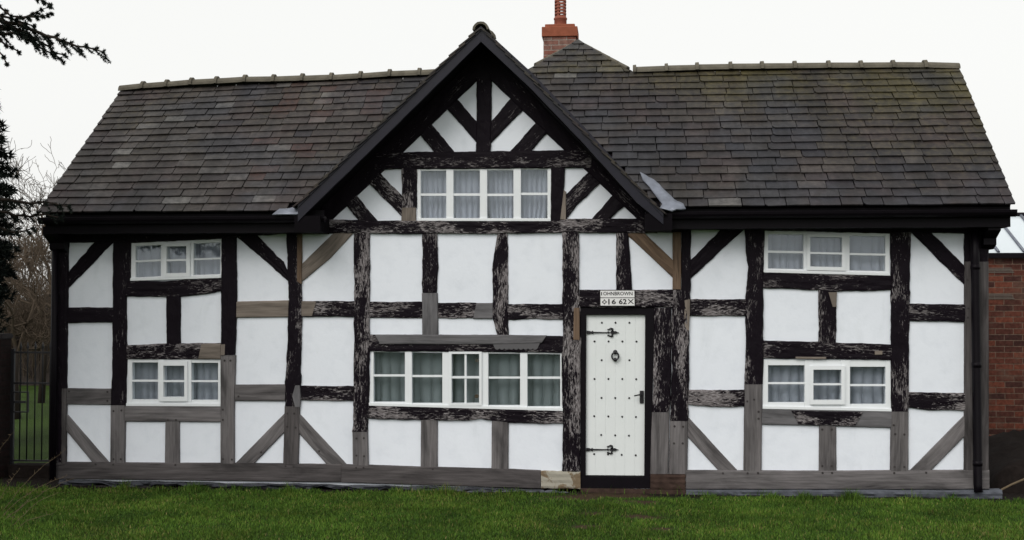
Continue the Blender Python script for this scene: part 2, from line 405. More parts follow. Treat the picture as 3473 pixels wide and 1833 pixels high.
T('brace', [TL(1610, 118), TL(1850, 362), TL(1890, 440)], [TL(1425, 118), TL(1800, 442), TL(1900, 532)], 'black', .021, .007)
T('rail', [TL(1468, 688), TL(1895, 678)], [TL(1466, 822), TL(1892, 816)], 'tan', .027)
T('rail', [BL(1455, 303), BL(1872, 300)], [BL(1455, 438), BL(1865, 440)], 'grey', .027, pegs=[BL(1485, 400)])
T('brace', [BL(1862, 538), BL(1452, 955)], [BL(1862, 692), BL(1605, 958)], 'grey', .021, pegs=[BL(1670, 860)])
T('brace', [BL(1980, 538), BL(2380, 968)], [BL(1975, 700), BL(2215, 968)], 'grey', .021, pegs=[BL(2148, 850)])
T('rail', [TL(2000, 684), TL(2440, 684)], [TL(2000, 814), TL(2440, 814)], 'worn', .027)
T('repair_piece', [TL(2004, 686), TL(2125, 686)], [TL(2004, 812), TL(2088, 812)], 'tan', .035)
T('rail', [BL(1995, 312), BL(2430, 315)], [BL(1995, 430), BL(2200, 436), BL(2430, 438)], 'worn', .027)
T('brace', [TL(2262, 126), TL(2002, 380)], [TL(2425, 126), TL(2240, 330), TL(1998, 530)], 'tan', .022)
# middle bay
T('post', [TL(2430, 120), TL(2435, 680), TL(2430, 1300), BL(2425, 650), BL(2418, 690)], [TM(135, 120), TM(135, 680), TM(130, 1300), BM(128, 480), BM(118, 690)], 'worn', .034, .006)
T('post', [BM(-8, 692), BM(-5, 970)], [BM(118, 692), BM(125, 975)], 'grey', .034, pegs=[BM(28, 745), BM(88, 742), BM(28, 885), BM(90, 890)])
T('tie_beam', [G(-260, 1222), G(75, 1225), G(430, 1240), G(760, 1236), G(1290, 1244), G(1865, 1242), G(2000, 1222), G(2570, 1220), G(2700, 1228)], [TL(1880, 129), TL(2430, 129), TM(560, 132), TM(1200, 130), TM(1850, 123), TM(2330, 126), TM(2500, 126)], 'worn', .038)
T('stud', [TM(567, 120), TM(565, 617)], [TM(690, 120), TM(695, 400), TM(685, 617)], 'dark', .026, .006)
T('stud', [TM(562, 619), TM(565, 962)], [TM(692, 619), TM(698, 962)], 'lead_oak', .026)
T('stud', [TM(1182, 120), TM(1155, 300), TM(1138, 430), TM(1150, 560), TM(1138, 800), TM(1160, 880), TM(1180, 965)], [TM(1270, 120), TM(1270, 800), TM(1278, 965)], 'worn', .026, .006)
T('post', [TM(1715, 118), TM(1720, 700), TM(1720, 960), BM(1715, 20), BM(1718, 480), BM(1722, 700), BM(1716, 1016)], [TM(1852, 118), TM(1858, 600), TM(1870, 760), BM(1868, 100), BM(1866, 1014)], 'heavy', .034, .006)
T('repair_piece', [TM(1812, 740), TM(1806, 1000)], [TM(1862, 740), TM(1862, 1005)], 'brown', .039)
T('rail', [TM(128, 690), TM(566, 690)], [TM(132, 822), TM(566, 825)], 'worn', .022)
T('rail', [TM(696, 698), TM(1010, 700)], [TM(696, 826), TM(1010, 830)], 'worn', .022)
T('repair_piece', [TM(1012, 700), TM(1145, 700)], [TM(985, 830), TM(1145, 832)], 'lead_oak', .0235)
T('rail', [TM(1265, 708), TM(1725, 708)], [TM(1270, 838), TM(1510, 832), TM(1725, 842)], 'worn', .022)
T('lintel', [TM(125, 960), TM(1180, 964), TM(1600, 970), TM(1722, 972)], [TM(130, 1098), TM(1000, 1102), TM(1722, 1112)], 'dark', .031)
T('repair_piece', [TM(180, 959), TM(1180, 962), TM(1590, 966)], [TM(225, 1040), TM(1130, 1042), TM(1545, 1032)], 'lead_oak', .040)
bm = bmesh.new()
pts = [TM(1150, 1040), TM(1535, 1030), TM(1515, 1072)]
for k in range(9):
    x1 = 1515 - k * 39; 
    for j in range(1, 6): pts.append(TM(x1 - 39 * j / 5, 1074 + 11 * sin(pi * j / 5)))
plate(bm, pts, -.037, .01); fin('scalloped_patch', bm, M['lead_oak'], house)
T('rail', [BM(128, 478), BM(700, 492), BM(1400, 510), BM(1722, 520)], [BM(118, 585), BM(560, 596), BM(900, 602), BM(1050, 582), BM(1140, 606), BM(1280, 620), BM(1722, 626)], 'worn', .027)
T('stud', [BM(555, 590), BM(552, 995)], [BM(692, 590), BM(692, 995)], 'grey', .024)
T('stud', [BM(1138, 600), BM(1135, 1005)], [BM(1276, 610), BM(1274, 1005)], 'grey', .024)
T('stud', [TM(2160, 118), TM(2160, 590)], [TM(2260, 118), TM(2280, 400), TM(2295, 590)], 'worn', .026, .006)
T('lintel', [TM(1860, 590), TM(2030, 593), TM(2320, 593), TR(172, 588)], [TM(1864, 738), TM(2150, 742), TM(2440, 738), TR(172, 738)], 'worn', .031)
T('brace', [TM(2385, 118), TR(110, 355)], [TM(2240, 132), TM(2310, 192), TR(110, 500)], 'brown', .022)
T('post', [TR(100, 112), TR(100, 588)], [TR(170, 112), TR(170, 588)], 'brown', .030)
T('post', [TR(171, 70), TR(172, 600)], [TR(251, 70), TR(248, 600)], 'black', .034)
T('door_post', [TM(2474, 740), TM(2465, 1360), BM(2455, 528)], [TR(88, 740), TR(88, 1300), BR(76, 528)], 'worn', .031)
T('door_post', [BM(2455, 530), BM(2440, 1037)], [BR(75, 530), BR(65, 1037)], 'grey', .031)
T('post', [TR(92, 600), TR(92, 1300), BR(80, 600)], [TR(247, 600), TR(236, 900), TR(235, 1360), BR(229, 480), BR(226, 600)], 'worn', .034, .007)
T('post', [BR(79, 602), BR(68, 1037)], [BR(226, 602), BR(222, 1000), BR(221, 1037)], 'grey', .034, pegs=[BR(115, 645), BR(185, 648), BR(110, 785), BR(182, 785)])
T('repair_piece', [TR(190, 680), TR(190, 880), TR(220, 925)], [TR(245, 668), TR(240, 800), TR(236, 925)], 'tan', .039)
# right wing
T('wall_plate', [TR(-140, 20), TR(2760, 45)], [TR(-140, 122), TR(170, 122), TR(250, 91), TR(690, 93), TR(860, 104), TR(1890, 129), TR(2060, 120), TR(2500, 132), TR(2760, 134)], 'black', .042)
T('brace', [TR(530, 62), TR(240, 355)], [TR(725, 62), TR(480, 285), TR(238, 510)], 'black', .021, .006)
T('rail', [TR(240, 669), TR(706, 669)], [TR(238, 808), TR(706, 808)], 'heavy', .027)
T('rail', [BR(226, 346), BR(690, 348)], [BR(224, 468), BR(400, 488), BR(690, 486)], 'heavy', .027)
T('brace', [BR(222, 563), BR(640, 1016)], [BR(222, 732), BR(480, 1014)], 'grey', .021)
T('post', [TR(690, 70), TR(700, 250), TR(718, 400), TR(700, 650), TR(700, 1060), BR(690, 299)], [TR(858, 70), TR(848, 440), TR(848, 1150), BR(840, 299)], 'dark', .034, .006)
T('post', [BR(690, 301), BR(682, 1015)], [BR(838, 301), BR(830, 1016)], 'grey', .034, pegs=[BR(712, 440), BR(768, 425), BR(805, 525), BR(805, 582)])
T('rail', [TR(845, 452), TR(1895, 476)], [TR(845, 577), TR(1300, 599), TR(1450, 606), TR(1850, 596), TR(1900, 590)], 'dark', .027)
T('stud', [TR(1298, 590), TR(1302, 1025)], [TR(1448, 598), TR(1445, 1032)], 'dark', .024)
bm = bmesh.new(); plate(bm, [TR(1380, 612), TR(1449, 612), TR(1444, 732), TR(1415, 732)], -.031, .01); fin('repair_piece', bm, M['tan'], house)
T('rail', [TR(845, 1010), TR(1300, 1019), TR(1900, 1042)], [TR(845, 1157), TR(1900, 1170)], 'dark', .027)
T('repair_piece', [TR(1760, 1092), TR(1822, 1092)], [TR(1760, 1128), TR(1822, 1128)], 'tan', .034)
T('repair_piece', [TR(1110, 1141), TR(1360, 1143)], [TR(1110, 1160), TR(1360, 1162)], 'tan', .034)
T('rail', [BR(836, 502), BR(1900, 522)], [BR(832, 632), BR(1300, 643), BR(1900, 660)], 'lead_oak', .027)
T('repair_piece', [BR(1072, 512), BR(1665, 524)], [BR(1138, 634), BR(1595, 647)], 'worn', .036)
T('stud', [BR(1305, 636), BR(1302, 1018)], [BR(1446, 640), BR(1448, 1018)], 'grey', .024, pegs=[BR(1330, 672), BR(1408, 672), BR(1330, 972), BR(1408, 972)])
T('post', [TR(1890, 100), TR(1895, 590), TR(1895, 1340), BR(1897, 523)], [TR(2060, 100), TR(2048, 700), TR(2042, 1340), BR(2042, 523)], 'dark', .034, .006)
T('post', [BR(1895, 525), BR(1888, 1015)], [BR(2040, 525), BR(2038, 1015)], 'grey', .034, pegs=[BR(1915, 635), BR(1927, 708), BR(2002, 712), BR(1922, 978), BR(2002, 978)])
T('brace', [TR(2200, 90), TR(2510, 400)], [TR(2030, 90), TR(2510, 560)], 'black', .021)
T('rail', [TR(2040, 706), TR(2505, 711)], [TR(2040, 850), TR(2350, 855), TR(2505, 860)], 'dark', .027)
T('rail', [BR(2038, 366), BR(2505, 371)], [BR(2038, 495), BR(2200, 512), BR(2505, 520)], 'heavy', .027)
T('brace', [BR(2505, 550), BR(2050, 1012)], [BR(2505, 726), BR(2225, 1012)], 'grey', .021)
T('corner_post', [TR(2498, 70), TR(2498, 360)], [TR(2698, 70), TR(2698, 360)], 'black', .031)
T('corner_post', [TR(2498, 361), TR(2498, 1340), BR(2495, 1010)], [TR(2698, 361), TR(2700, 1340), BR(2700, 1010)], 'greydark', .030, pegs=[TR(2522, 510), TR(2528, 745), TR(2525, 820)])
T('sill_beam', [BR(212, 1005), BR(1300, 1011), BR(2500, 1003), BR(2700, 1003)], [BR(208, 1165), BR(1300, 1165), BR(2700, 1165)], 'grey', .042, pegs=[BR(512, 1030), BR(715, 1030), BR(800, 1028), BR(1330, 1027), BR(1408, 1027), BR(1918, 1028), BR(2180, 1025)])
# gable
T('rafter', [G(-10, 1045), G(1318, -230)], [G(-10, 1304), G(75, 1222), G(665, 660), G(1318, 30)], 'black', .03)
T('rafter', [G(1316, -230), G(2640, 1026)], [G(1316, 28), G(1970, 652), G(2570, 1216), G(2640, 1284)], 'black', .032)
T('king_post', [G(1255, 20), G(1255, 420), G(1250, 672)], [G(1378, 20), G(1378, 420), G(1372, 672)], 'black', .034, .006)
T('brace', [G(1085, 222), G(1262, 428)], [G(1000, 308), G(1140, 460), G(1262, 604)], 'black', .022, .006)
T('brace', [G(1550, 212), G(1368, 430)], [G(1655, 304), G(1400, 572), G(1366, 608)], 'black', .022, .006)
T('brace', [G(876, 430), G(1085, 684)], [G(785, 518), G(922, 690)], 'dark', .022, .006)
T('brace', [G(1760, 414), G(1525, 675)], [G(1850, 504), G(1690, 674)], 'black', .022, .006)
T('collar_beam', [G(420, 676), G(650, 673), G(1250, 668), G(1970, 657), G(2200, 656)], [G(420, 820), G(760, 812), G(1860, 806), G(2200, 806)], 'dark', .036)
T('post', [G(640, 805), G(640, 1130)], [G(765, 805), G(760, 1130)], 'heavy', .03, .006)
T('repair_piece', [G(640, 1131), G(636, 1240)], [G(757, 1131), G(757, 1240)], 'tan', .031)
T('post', [G(1866, 800), G(1866, 1250)], [G(1985, 800), G(1975, 980), G(1998, 1230)], 'black', .03, .006)
T('repair_piece', [G(1972, 985), G(1942, 1228)], [G(1992, 1000), G(1992, 1228)], 'tan', .036)
T('brace', [G(262, 1024), G(440, 1238)], [G(175, 1102), G(288, 1242)], 'dark', .022, .006)
T('brace', [G(450, 834), G(652, 1044)], [G(366, 926), G(652, 1218)], 'worn', .022, .006)
T('brace', [G(2194, 812), G(1975, 1040)], [G(2286, 914), G(2080, 1112), G(1978, 1242)], 'dark', .022, .006)
T('brace', [G(2396, 1004), G(2186, 1240)], [G(2490, 1098), G(2338, 1238)], 'dark', .022, .006)

# windows (outer quad TL,TR,BR,BL ; lights: quad + bar y + flags) ------
def mid(p, q, f): return (p[0] + (q[0] - p[0]) * f, p[1] + (q[1] - p[1]) * f)
def rect(Tf, x0, y0, x1, y1, sk=0.0): return [Tf(x0, y0), Tf(x1, y0 + sk), Tf(x1, y1 + sk), Tf(x0, y1)]
WIN = []
def window(outer, lights, netm):
    """lights: list of (glass quad, bar (y top, y bottom) as fractions, casement quad or None, vertical bar fraction or None)"""
    YF, YB = -.008, .075
    bm = bmesh.new()
    def edge(i, j, px):                           # y on the outer top / bottom line at pixel x
        p, q = outer[i], outer[j]; f = (px - p[0]) / (q[0] - p[0]); return (px, p[1] + (q[1] - p[1]) * f)
    xs = []
    for g, bar, cas, vb in lights: xs.append((max(g[0][0], g[3][0]), min(g[1][0], g[2][0]), g))
    # stiles and mullions
    prevT, prevB = outer[0], outer[3]
    for i, (xa, xb, g) in enumerate(xs):
        plate(bm, [prevT, edge(0, 1, g[0][0]), edge(3, 2, g[3][0]), prevB], YF - (.004 if 0 < i else 0), YB)
        prevT, prevB = edge(0, 1, g[1][0]), edge(3, 2, g[2][0])
        plate(bm, [edge(0, 1, g[0][0]), edge(0, 1, g[1][0]), g[1], g[0]], YF + .003, YB - .002)      # head above light
        plate(bm, [g[3], g[2], edge(3, 2, g[2][0]), edge(3, 2, g[3][0])], YF + .001, YB - .002)      # sill below light
    plate(bm, [prevT, outer[1], outer[2], prevB], YF, YB)
    # projecting sill lip
    a, b = outer[3], outer[2]; plate(bm, [(a[0], a[1] - 9), (b[0], b[1] - 9), (b[0], b[1] + 1), (a[0], a[1] + 1)], -.026, -.0085)
    bmesh.ops.bevel(bm, geom=list(bm.edges), offset=.0025, segments=1, affect='EDGES')
    w = fin('window', bm, M['paint'], house)
    for g, bar, cas, vb in lights:
        if cas:
            b2 = bmesh.new(); c = cas
            for quad in ([c[0], c[1], g[1], g[0]], [c[1], c[2], g[2], g[1]], [c[2], c[3], g[3], g[2]], [c[3], c[0], g[0], g[3]]): plate(b2, quad, -.03, -.0125)
            fin('casement', b2, M['paint'], w)
        b2 = bmesh.new(); l0, l1 = mid(g[0], g[3], bar[0]), mid(g[0], g[3], bar[1]); r0, r1 = mid(g[1], g[2], bar[0]), mid(g[1], g[2], bar[1])
        plate(b2, [l0, r0, r1, l1], -.004 if not cas else -.024, .03); fin('glazing_bar', b2, M['paint'], w)
        if vb:
            b2 = bmesh.new()
            for (ta, tb) in ((0, bar[0]), (bar[1], 1)):
                A0, A1 = mid(g[0], g[3], ta), mid(g[1], g[2], ta); B0, B1 = mid(g[0], g[3], tb), mid(g[1], g[2], tb)
                plate(b2, [mid(A0, A1, vb - .035), mid(A0, A1, vb + .035), mid(B0, B1, vb + .035), mid(B0, B1, vb - .035)], -.018, .028)
            fin('glazing_bar', b2, M['paint'], w)
        for (ta, tb) in ((0, (bar[0] + bar[1]) / 2), ((bar[0] + bar[1]) / 2, 1)):
            b2 = bmesh.new(); A = [mid(g[0], g[3], ta), mid(g[1], g[2], ta), mid(g[1], g[2], tb), mid(g[0], g[3], tb)]
            q = [P(p) for p in A]; tl = U(-.0018, .0018)
            hexa(b2, [Vector((v.x, .020 + (tl if i in (0, 3) else -tl), v.z)) for i, v in enumerate(q)], [Vector((v.x, .024 + (tl if i in (0, 3) else -tl), v.z)) for i, v in enumerate(q)])
            fin('pane', b2, M['glass'], w)
    WIN.append((outer, lights))
    return w
def lt(Tf, x0, y0, x1, y1, b0, b1, cas=None, vb=None, sk=0):
    h = y1 - y0
    return (rect(Tf, x0, y0, x1, y1, sk), ((b0 - y0) / h, (b1 - y0) / h), rect(Tf, *cas, sk) if cas else None, vb)
window([G(763, 812), G(1868, 802), G(1866, 1240), G(770, 1238)], [lt(G, 795, 826, 1005, 1222, 1012, 1032), lt(G, 1065, 824, 1282, 1222, 1012, 1032), lt(G, 1342, 822, 1558, 1222, 1014, 1034), lt(G, 1620, 816, 1838, 1220, 1006, 1026)], 0)
window([TL(598, 206), TL(1347, 173), TL(1341, 492), TL(594, 517)], [lt(TL, 633, 232, 842, 490, 350, 366, None, None, -10), lt(TL, 893, 236, 1056, 456, 342, 358, (862, 208, 1086, 488), None, -4), lt(TL, 1112, 210, 1330, 470, 334, 348, None, None, -8)], 0)
window([BL(568, 97), BL(1337, 97), BL(1337, 480), BL(560, 477)], [lt(BL, 604, 122, 818, 426, 264, 280), lt(BL, 868, 147, 1040, 404, 267, 282, (833, 112, 1066, 440)), lt(BL, 1092, 125, 1312, 430, 268, 283)], 0)
window([BM(145, 26), BM(1714, 45), BM(1724, 518), BM(128, 474)], [lt(BM, 164, 36, 422, 446, 220, 237), lt(BM, 480, 38, 730, 456, 225, 242), lt(BM, 808, 50, 1035, 455, 234, 252, (785, 32, 1056, 476), .5), lt(BM, 1108, 48, 1370, 474, 238, 254), lt(BM, 1430, 52, 1700, 484, 238, 256)], 1)
window([TR(856, 103), TR(1888, 128), TR(1888, 474), TR(848, 447)], [lt(TR, 886, 132, 1176, 416, 268, 286, None, None, 6), lt(TR, 1230, 156, 1492, 400, 280, 296, (1203, 132, 1522, 430), None, 6), lt(TR, 1556, 146, 1850, 432, 288, 305, None, None, 6)], 0)
window([BR(845, 97), BR(1893, 105), BR(1900, 522), BR(840, 500)], [lt(BR, 886, 145, 1186, 450, 284, 300), lt(BR, 1256, 180, 1486, 430, 293, 308, (1228, 148, 1516, 466)), lt(BR, 1560, 158, 1852, 464, 300, 316)], 0)

# wall sheet with openings ----------------------------------------------
DOOR = [TM(1880, 760), TM(2440, 760), BM(2436, 1150), BM(1880, 1150)]
def inset(q, k=4):
    cx = sum(p[0] for p in q) / 4; cy = sum(p[1] for p in q) / 4
    return [(p[0] + (k if p[0] < cx else -k), p[1] + (k if p[1] < cy else -k)) for p in q]
gx, gz = P((1631, 86), -.45).x, P((1631, 86), -.45).z
outline = [Vector((-5.80, 0, .02)), Vector((3.52, 0, .02)), Vector((3.52, 0, 2.72)), Vector((gx + 1.70, 0, 2.72)), Vector((gx, 0, 4.42)), Vector((gx - 1.70, 0, 2.72)), Vector((-5.80, 0, 2.72))]
holes = [[P(p) for p in inset(w[0])] for w in WIN] + [[P(p) for p in DOOR]]
loops = [outline] + holes
flat = [v for l in loops for v in l]
tris = tessellate_polygon([[Vector((v.x, v.z, 0)) for v in l] for l in loops])
bm = bmesh.new(); vf = [bm.verts.new((v.x, 0, v.z)) for v in flat]; vb_ = [bm.verts.new((v.x, .12, v.z)) for v in flat]
for t in tris: bm.faces.new([vf[i] for i in t]); bm.faces.new([vb_[i] for i in t[::-1]])
k0 = 0
for l in loops:
    n = len(l)
    for i in range(n): bm.faces.new((vf[k0 + i], vf[k0 + (i + 1) % n], vb_[k0 + (i + 1) % n], vb_[k0 + i]))
    k0 += n
fin('wall', bm, M['plaster'], house)
# side and rear walls, room floor and back (closed body)
bm = bmesh.new(); RY, RZ = 1.65, 4.38
for x0, x1 in ((-5.80, -5.68), (3.40, 3.52)):
    pr = [(.121, .02), (3.42, .02), (3.42, 2.70), (RY, RZ - .12), (.121, 2.70 + .4)]
    pr[4] = (.121, 3.10)
    hexa(bm, [Vector((x0, y, z)) for y, z in pr], [Vector((x1, y, z)) for y, z in pr])
box(bm, (-5.67, 3.30, .02), (3.39, 3.42, 2.70))
fin('side_wall', bm, M['plaster'], house)
bm = bmesh.new(); box(bm, (-5.66, .13, .02), (3.38, 3.29, .08)); box(bm, (-5.66, 1.2, .081), (3.38, 1.25, 3.85)); box(bm, (-5.66, .125, 1.62), (-1.6, 1.19, 1.68)); box(bm, (-1.59, .125, 2.60), (-.02, 1.19, 2.66)); box(bm, (-.01, .125, 1.62), (3.38, 1.19, 1.68)); fin('room', bm, M['room'], house)

# curtains ---------------------------------------------------------------
def curtain(quad, label, mat='net', y=.11, taper=(0, 0), wl=.07, amp=.016, group='net curtains in the cottage windows'):
    a, b, c, d = [P(p, 0) for p in quad]; n = int((b - a).length / .006); m = 14
    so = U(0, 300); bm = bmesh.new(); rows = []
    ph = 0; phs = []
    for i in range(n + 1):
        phs.append(ph); ph += .006 / wl * 2 * pi * (1 + .55 * noise.noise((i * .05, so, 0)))
    for j in range(m + 1):
        t = j / m; row = []
        for i in range(n + 1):
            s = i / n; s2 = s + (taper[0] * (1 - s) - taper[1] * s) * (t ** 1.6)
            p = a.lerp(b, s2).lerp(d.lerp(c, s2), t)
            f = 2.4 * (1 - abs(sin(phs[i] * .5 + .5 * noise.noise((t * 2, i * .03, so)))) ** .55) - .6 + .5 * sin(phs[i] * .43 + so)
            row.append(bm.verts.new((p.x + .004 * noise.noise((i * .05, t * 3, so)), y + amp * f * (.55 + .6 * t), p.z)))
        rows.append(row)
    for j in range(m):
        for i in range(n): bm.faces.new((rows[j][i], rows[j][i + 1], rows[j + 1][i + 1], rows[j + 1][i]))
    o = fin('curtain', bm, M[mat], None, True)
    return tag(o, label, 'curtain', group)
def spread(w, i0, i1, dx=14):
    L = w[1]; g0, g1 = L[i0][0], L[i1][0]
    return [(g0[0][0] - dx, g0[0][1] - 12), (g1[1][0] + dx, g1[1][1] - 12), (g1[2][0] + dx, g1[2][1] + 10), (g0[3][0] - dx, g0[3][1] + 10)]
tp = [(.05, .02), (.02, .02), (.12, .02), (.02, .14)]; nm = ['leftmost', 'second from left', 'third from left', 'rightmost']
for i in range(4): curtain(spread(WIN[0], i, i, 6), 'white net curtain behind the %s light of the four-light gable window' % nm[i], taper=tp[i], wl=.062, amp=.02, y=.105)
curtain(spread(WIN[1], 0, 2), 'grey-white net curtain in the upper window at the left end of the cottage')
curtain(spread(WIN[2], 0, 2), 'grey-white net curtain in the lower window at the left end of the cottage', wl=.085)
curtain(spread(WIN[3], 0, 4), 'greenish net curtain across the long five-light window left of the door', 'greennet', wl=.11, amp=.02)
curtain(spread(WIN[4], 0, 2), 'pale net curtain in the upper window right of the door, under the eaves', wl=.08)
curtain(spread(WIN[5], 0, 2), 'pale net curtain in the lower window right of the door', wl=.1, amp=.02)
for (x, y, lab, mt) in ((1010, 105, 'small pale trinket against the glass at the upper right of the middle casement', 'tan'), (1008, 402, 'small brown trinket against the glass at the lower right of the middle casement', 'brown')):
    bm = bmesh.new(); c = P(BM(x, y)); 
    for k in range(5):
        a = k * 2 * pi / 5; ball(bm, Vector((c.x + .013 * cos(a), .045, c.z + .011 * sin(a))), .011, (1, .5, 1), 8)
    o = fin('window_trinket', bm, M[mt]); tag(o, lab, 'ornament', 'trinkets in the casement')

# door -------------------------------------------------------------------
bm = bmesh.new()
plate(bm, [TM(1868, 738), TM(1914, 738), BM(1909, 1054), BM(1866, 1156)], -.012, .09)
plate(bm, [TM(2400, 738), TM(2478, 738), BM(2442, 1156), BM(2392, 1054)], -.012, .09)
plate(bm, [TM(1914, 738), TM(2400, 738), TM(2401, 798), TM(1914, 798)], -.010, .09)
fin('door_frame', bm, M['gloss'], house)
bm = bmesh.new(); plate(bm, [BM(1866, 1062), BM(2442, 1062), BM(2440, 1156), BM(1868, 1156)], -.02, .09); fin('threshold', bm, M['gloss'], house)
bm = bmesh.new(); NB = 6
dq = [TM(1914, 798), TM(2401, 798), BM(2393, 1056), BM(1909, 1052)]
for i in range(NB):
    f0, f1 = i / NB + .0008, (i + 1) / NB - .0008
    plate(bm, [mid(dq[0], dq[1], f0), mid(dq[0], dq[1], f1), mid(dq[3], dq[2], f1), mid(dq[3], dq[2], f0)], .022, .05)
bmesh.ops.bevel(bm, geom=[e for e in bm.edges], offset=.0015, segments=1, affect='EDGES')
plate(bm, dq, .0245, .048)
door = fin('door', bm, M['cream'], house)
studs = [(2043, 863, 0), (2155, 863, 0), (2270, 863, 0), (1982, 1017, 0), (2098, 1017, 0), (2212, 1017, 0), (2328, 1018, 0), (2041, 1171, 0), (2270, 1172, 0)]
studs = [TM(x, y) for x, y, _ in studs] + [BM(x, y) for x, y in ((1982, 258), (2097, 258), (2211, 258), (2326, 260), (2040, 414), (2153, 415), (2268, 416), (1979, 565), (2096, 567), (2210, 570), (2324, 572), (2037, 720), (2152, 723), (2266, 726), (1979, 878), (2093, 881), (2206, 884), (2322, 888))]
sm = None
for p in studs:
    c = P(p)
    if sm is None:
        bm = bmesh.new(); ball(bm, Vector((0, 0, 0)), .0105, (1, .7, 1), 8); sm = fin('nail_stud', bm, M['iron'], door, True); o = sm
    else: o = sm.copy(); COL.objects.link(o); o.parent = door
    o.location = Vector((c.x, .020, c.z))
def hinge(Tf, dx, y):
    bm = bmesh.new(); X = lambda x, yy: Tf(dx + x, y + yy)
    prof = [(0, -13), (24, -13), (32, -9), (40, -7), (44, -13), (52, -13), (56, -6), (170, -3), (172, -8), (182, -8), (186, -3), (214, -3), (220, -8), (230, -12), (240, -11), (252, -4), (266, 0)]
    pts = [X(a, b) for a, b in prof] + [X(a, -b) for a, b in prof[::-1][1:]]
    plate(bm, pts, .008, .0185)
    for s in (-1, 1):
        arc = [(200, 3 * s), (214, 14 * s), (212, 28 * s), (200, 33 * s), (188, 28 * s), (178, 22 * s), (172, 27 * s)]
        tube(bm, [Vector((P(X(a, b)).x, .013, P(X(a, b)).z)) for a, b in arc], [.006, .0125, .012, .010, .007, .007, .008], 8)
    fin('strap_hinge', bm, M['iron'], door)
hinge(TM, 1918, 943); hinge(BM, 1914, 840)
bm = bmesh.new(); c = P(TM(2153, 1138)); rr = .034; n = 20
tube(bm, [Vector((c.x + rr * 1.0 * cos(2 * pi * k / n), -.006, c.z + rr * 1.12 * sin(2 * pi * k / n))) for k in range(n + 1)], .0085, 8, cap=False)
ball(bm, Vector((c.x, .002, c.z + .038)), .019, (1, .9, .9)); ball(bm, Vector((c.x, -.004, c.z - .036)), .019, (1, .8, .9)); ball(bm, Vector((c.x, .018, c.z + .04)), .023, (1, .25, 1)); ball(bm, Vector((c.x, .018, c.z - .036)), .02, (1, .25, 1))
fin('knocker', bm, M['iron'], door, True)
bm = bmesh.new(); plate(bm, [BM(2355, 355), BM(2388, 355), BM(2388, 458), BM(2355, 458)], .010, .0185)
a = P(BM(2368, 386)); b = P(BM(2308, 395)); tube(bm, [Vector((a.x, .0, a.z)), Vector((a.x, -.03, a.z)), Vector((a.x - .02, -.035, a.z)), Vector((b.x, -.035, b.z))], [.008, .008, .008, .006], 8)
fin('handle', bm, M['iron'], door)

# plinth, steps -----------------------------------------------------------
def stones(name, x0, x1, ztop, zbot, mat, depth=.07, step=.02, lump=.02):
    bm = bmesh.new(); so = U(0, 200); n = int((x1 - x0) / step); prof = [(0, .05), (0, -depth * .75), (.15, -depth), (.4, -depth * 1.05), (.7, -depth * .95), (1, -depth * .9), (1, .05)]; rows = []
    for i in range(n + 1):
        x = x0 + (x1 - x0) * i / n; j = abs(noise.noise((x * 1.7, so, 5)))
        row = []
        for v, y in prof:
            zt = ztop(x) + lump * .35 * noise.noise((x * 4, so, 1)); zb = zbot(x) + lump * noise.noise((x * 5, so, 2))
            yy = y if y > 0 else y + lump * (noise.noise((x * 6, v * 3, so)) + .5 * noise.noise((x * 19, v * 6, so)))
            row.append(bm.verts.new((x, yy, zt + (zb - zt) * v)))
        rows.append(row)
    for i in range(n):
        for k in range(len(prof) - 1): bm.faces.new((rows[i][k], rows[i][k + 1], rows[i + 1][k + 1], rows[i + 1][k]))
    bm.faces.new(rows[0]); bm.faces.new(rows[-1][::-1])
    return fin(name, bm, M[mat], house, False)
def zline(p, q):
    a, b = P(p), P(q); return lambda x: a.z + (b.z - a.z) * (x - a.x) / (b.x - a.x)
zl = zline(BL(0, 1082), BM(1540, 1160)); xl0, xl1 = -5.80, P(BM(1545, 1160)).x
stones('plinth', xl0, xl1, zl, lambda x: zl(x) - .05, 'darkstone', .055, .02, .045)
stones('footing', xl0, xl1 + .9, lambda x: zl(x) - .05, lambda x: -.06, 'soot', .035, .02, .03)
zr = zline(BR(210, 1166), BR(2560, 1166)); xr0 = P(BR(208, 1166)).x
stones('plinth', xr0, 3.66, zr, lambda x: zr(x) - .085, 'stone', .075, .02, .016)
stones('footing', xr0, 3.66, lambda x: .03, lambda x: -.06, 'soot', .04, .02, .02)
T('plinth_stone', [BM(1543, 1014), BM(1866, 1014)], [BM(1545, 1160), BM(1868, 1160)], 'flake', .044, .006, .006)
T('plinth_stone', [BM(2442, 1040), BR(205, 1038)], [BM(2440, 1165), BR(205, 1166)], 'redstone', .044, .006, .008)
bm = bmesh.new(); x0, x1 = P(BM(1868, 1160)).x, P(BR(204, 1160)).x
box(bm, (x0, -.07, -.05), (x1, .1, P(BM(2100, 1157)).z)); fin('doorstep', bm, M['redstone'], house)
bm = bmesh.new(); rs = random.Random(5)
for k in range(9):                                                     # loose foundation stones left of the door
    p = P(BM(980 + k * 95 + rs.uniform(-20, 20), 1185 + rs.uniform(-6, 8)))
    w, h = rs.uniform(.03, .085), rs.uniform(.015, .026)
    ball(bm, Vector((p.x, -.075, p.z)), 1, (w, .03, h), 10)
fin('footing', bm, M['stone'], house)

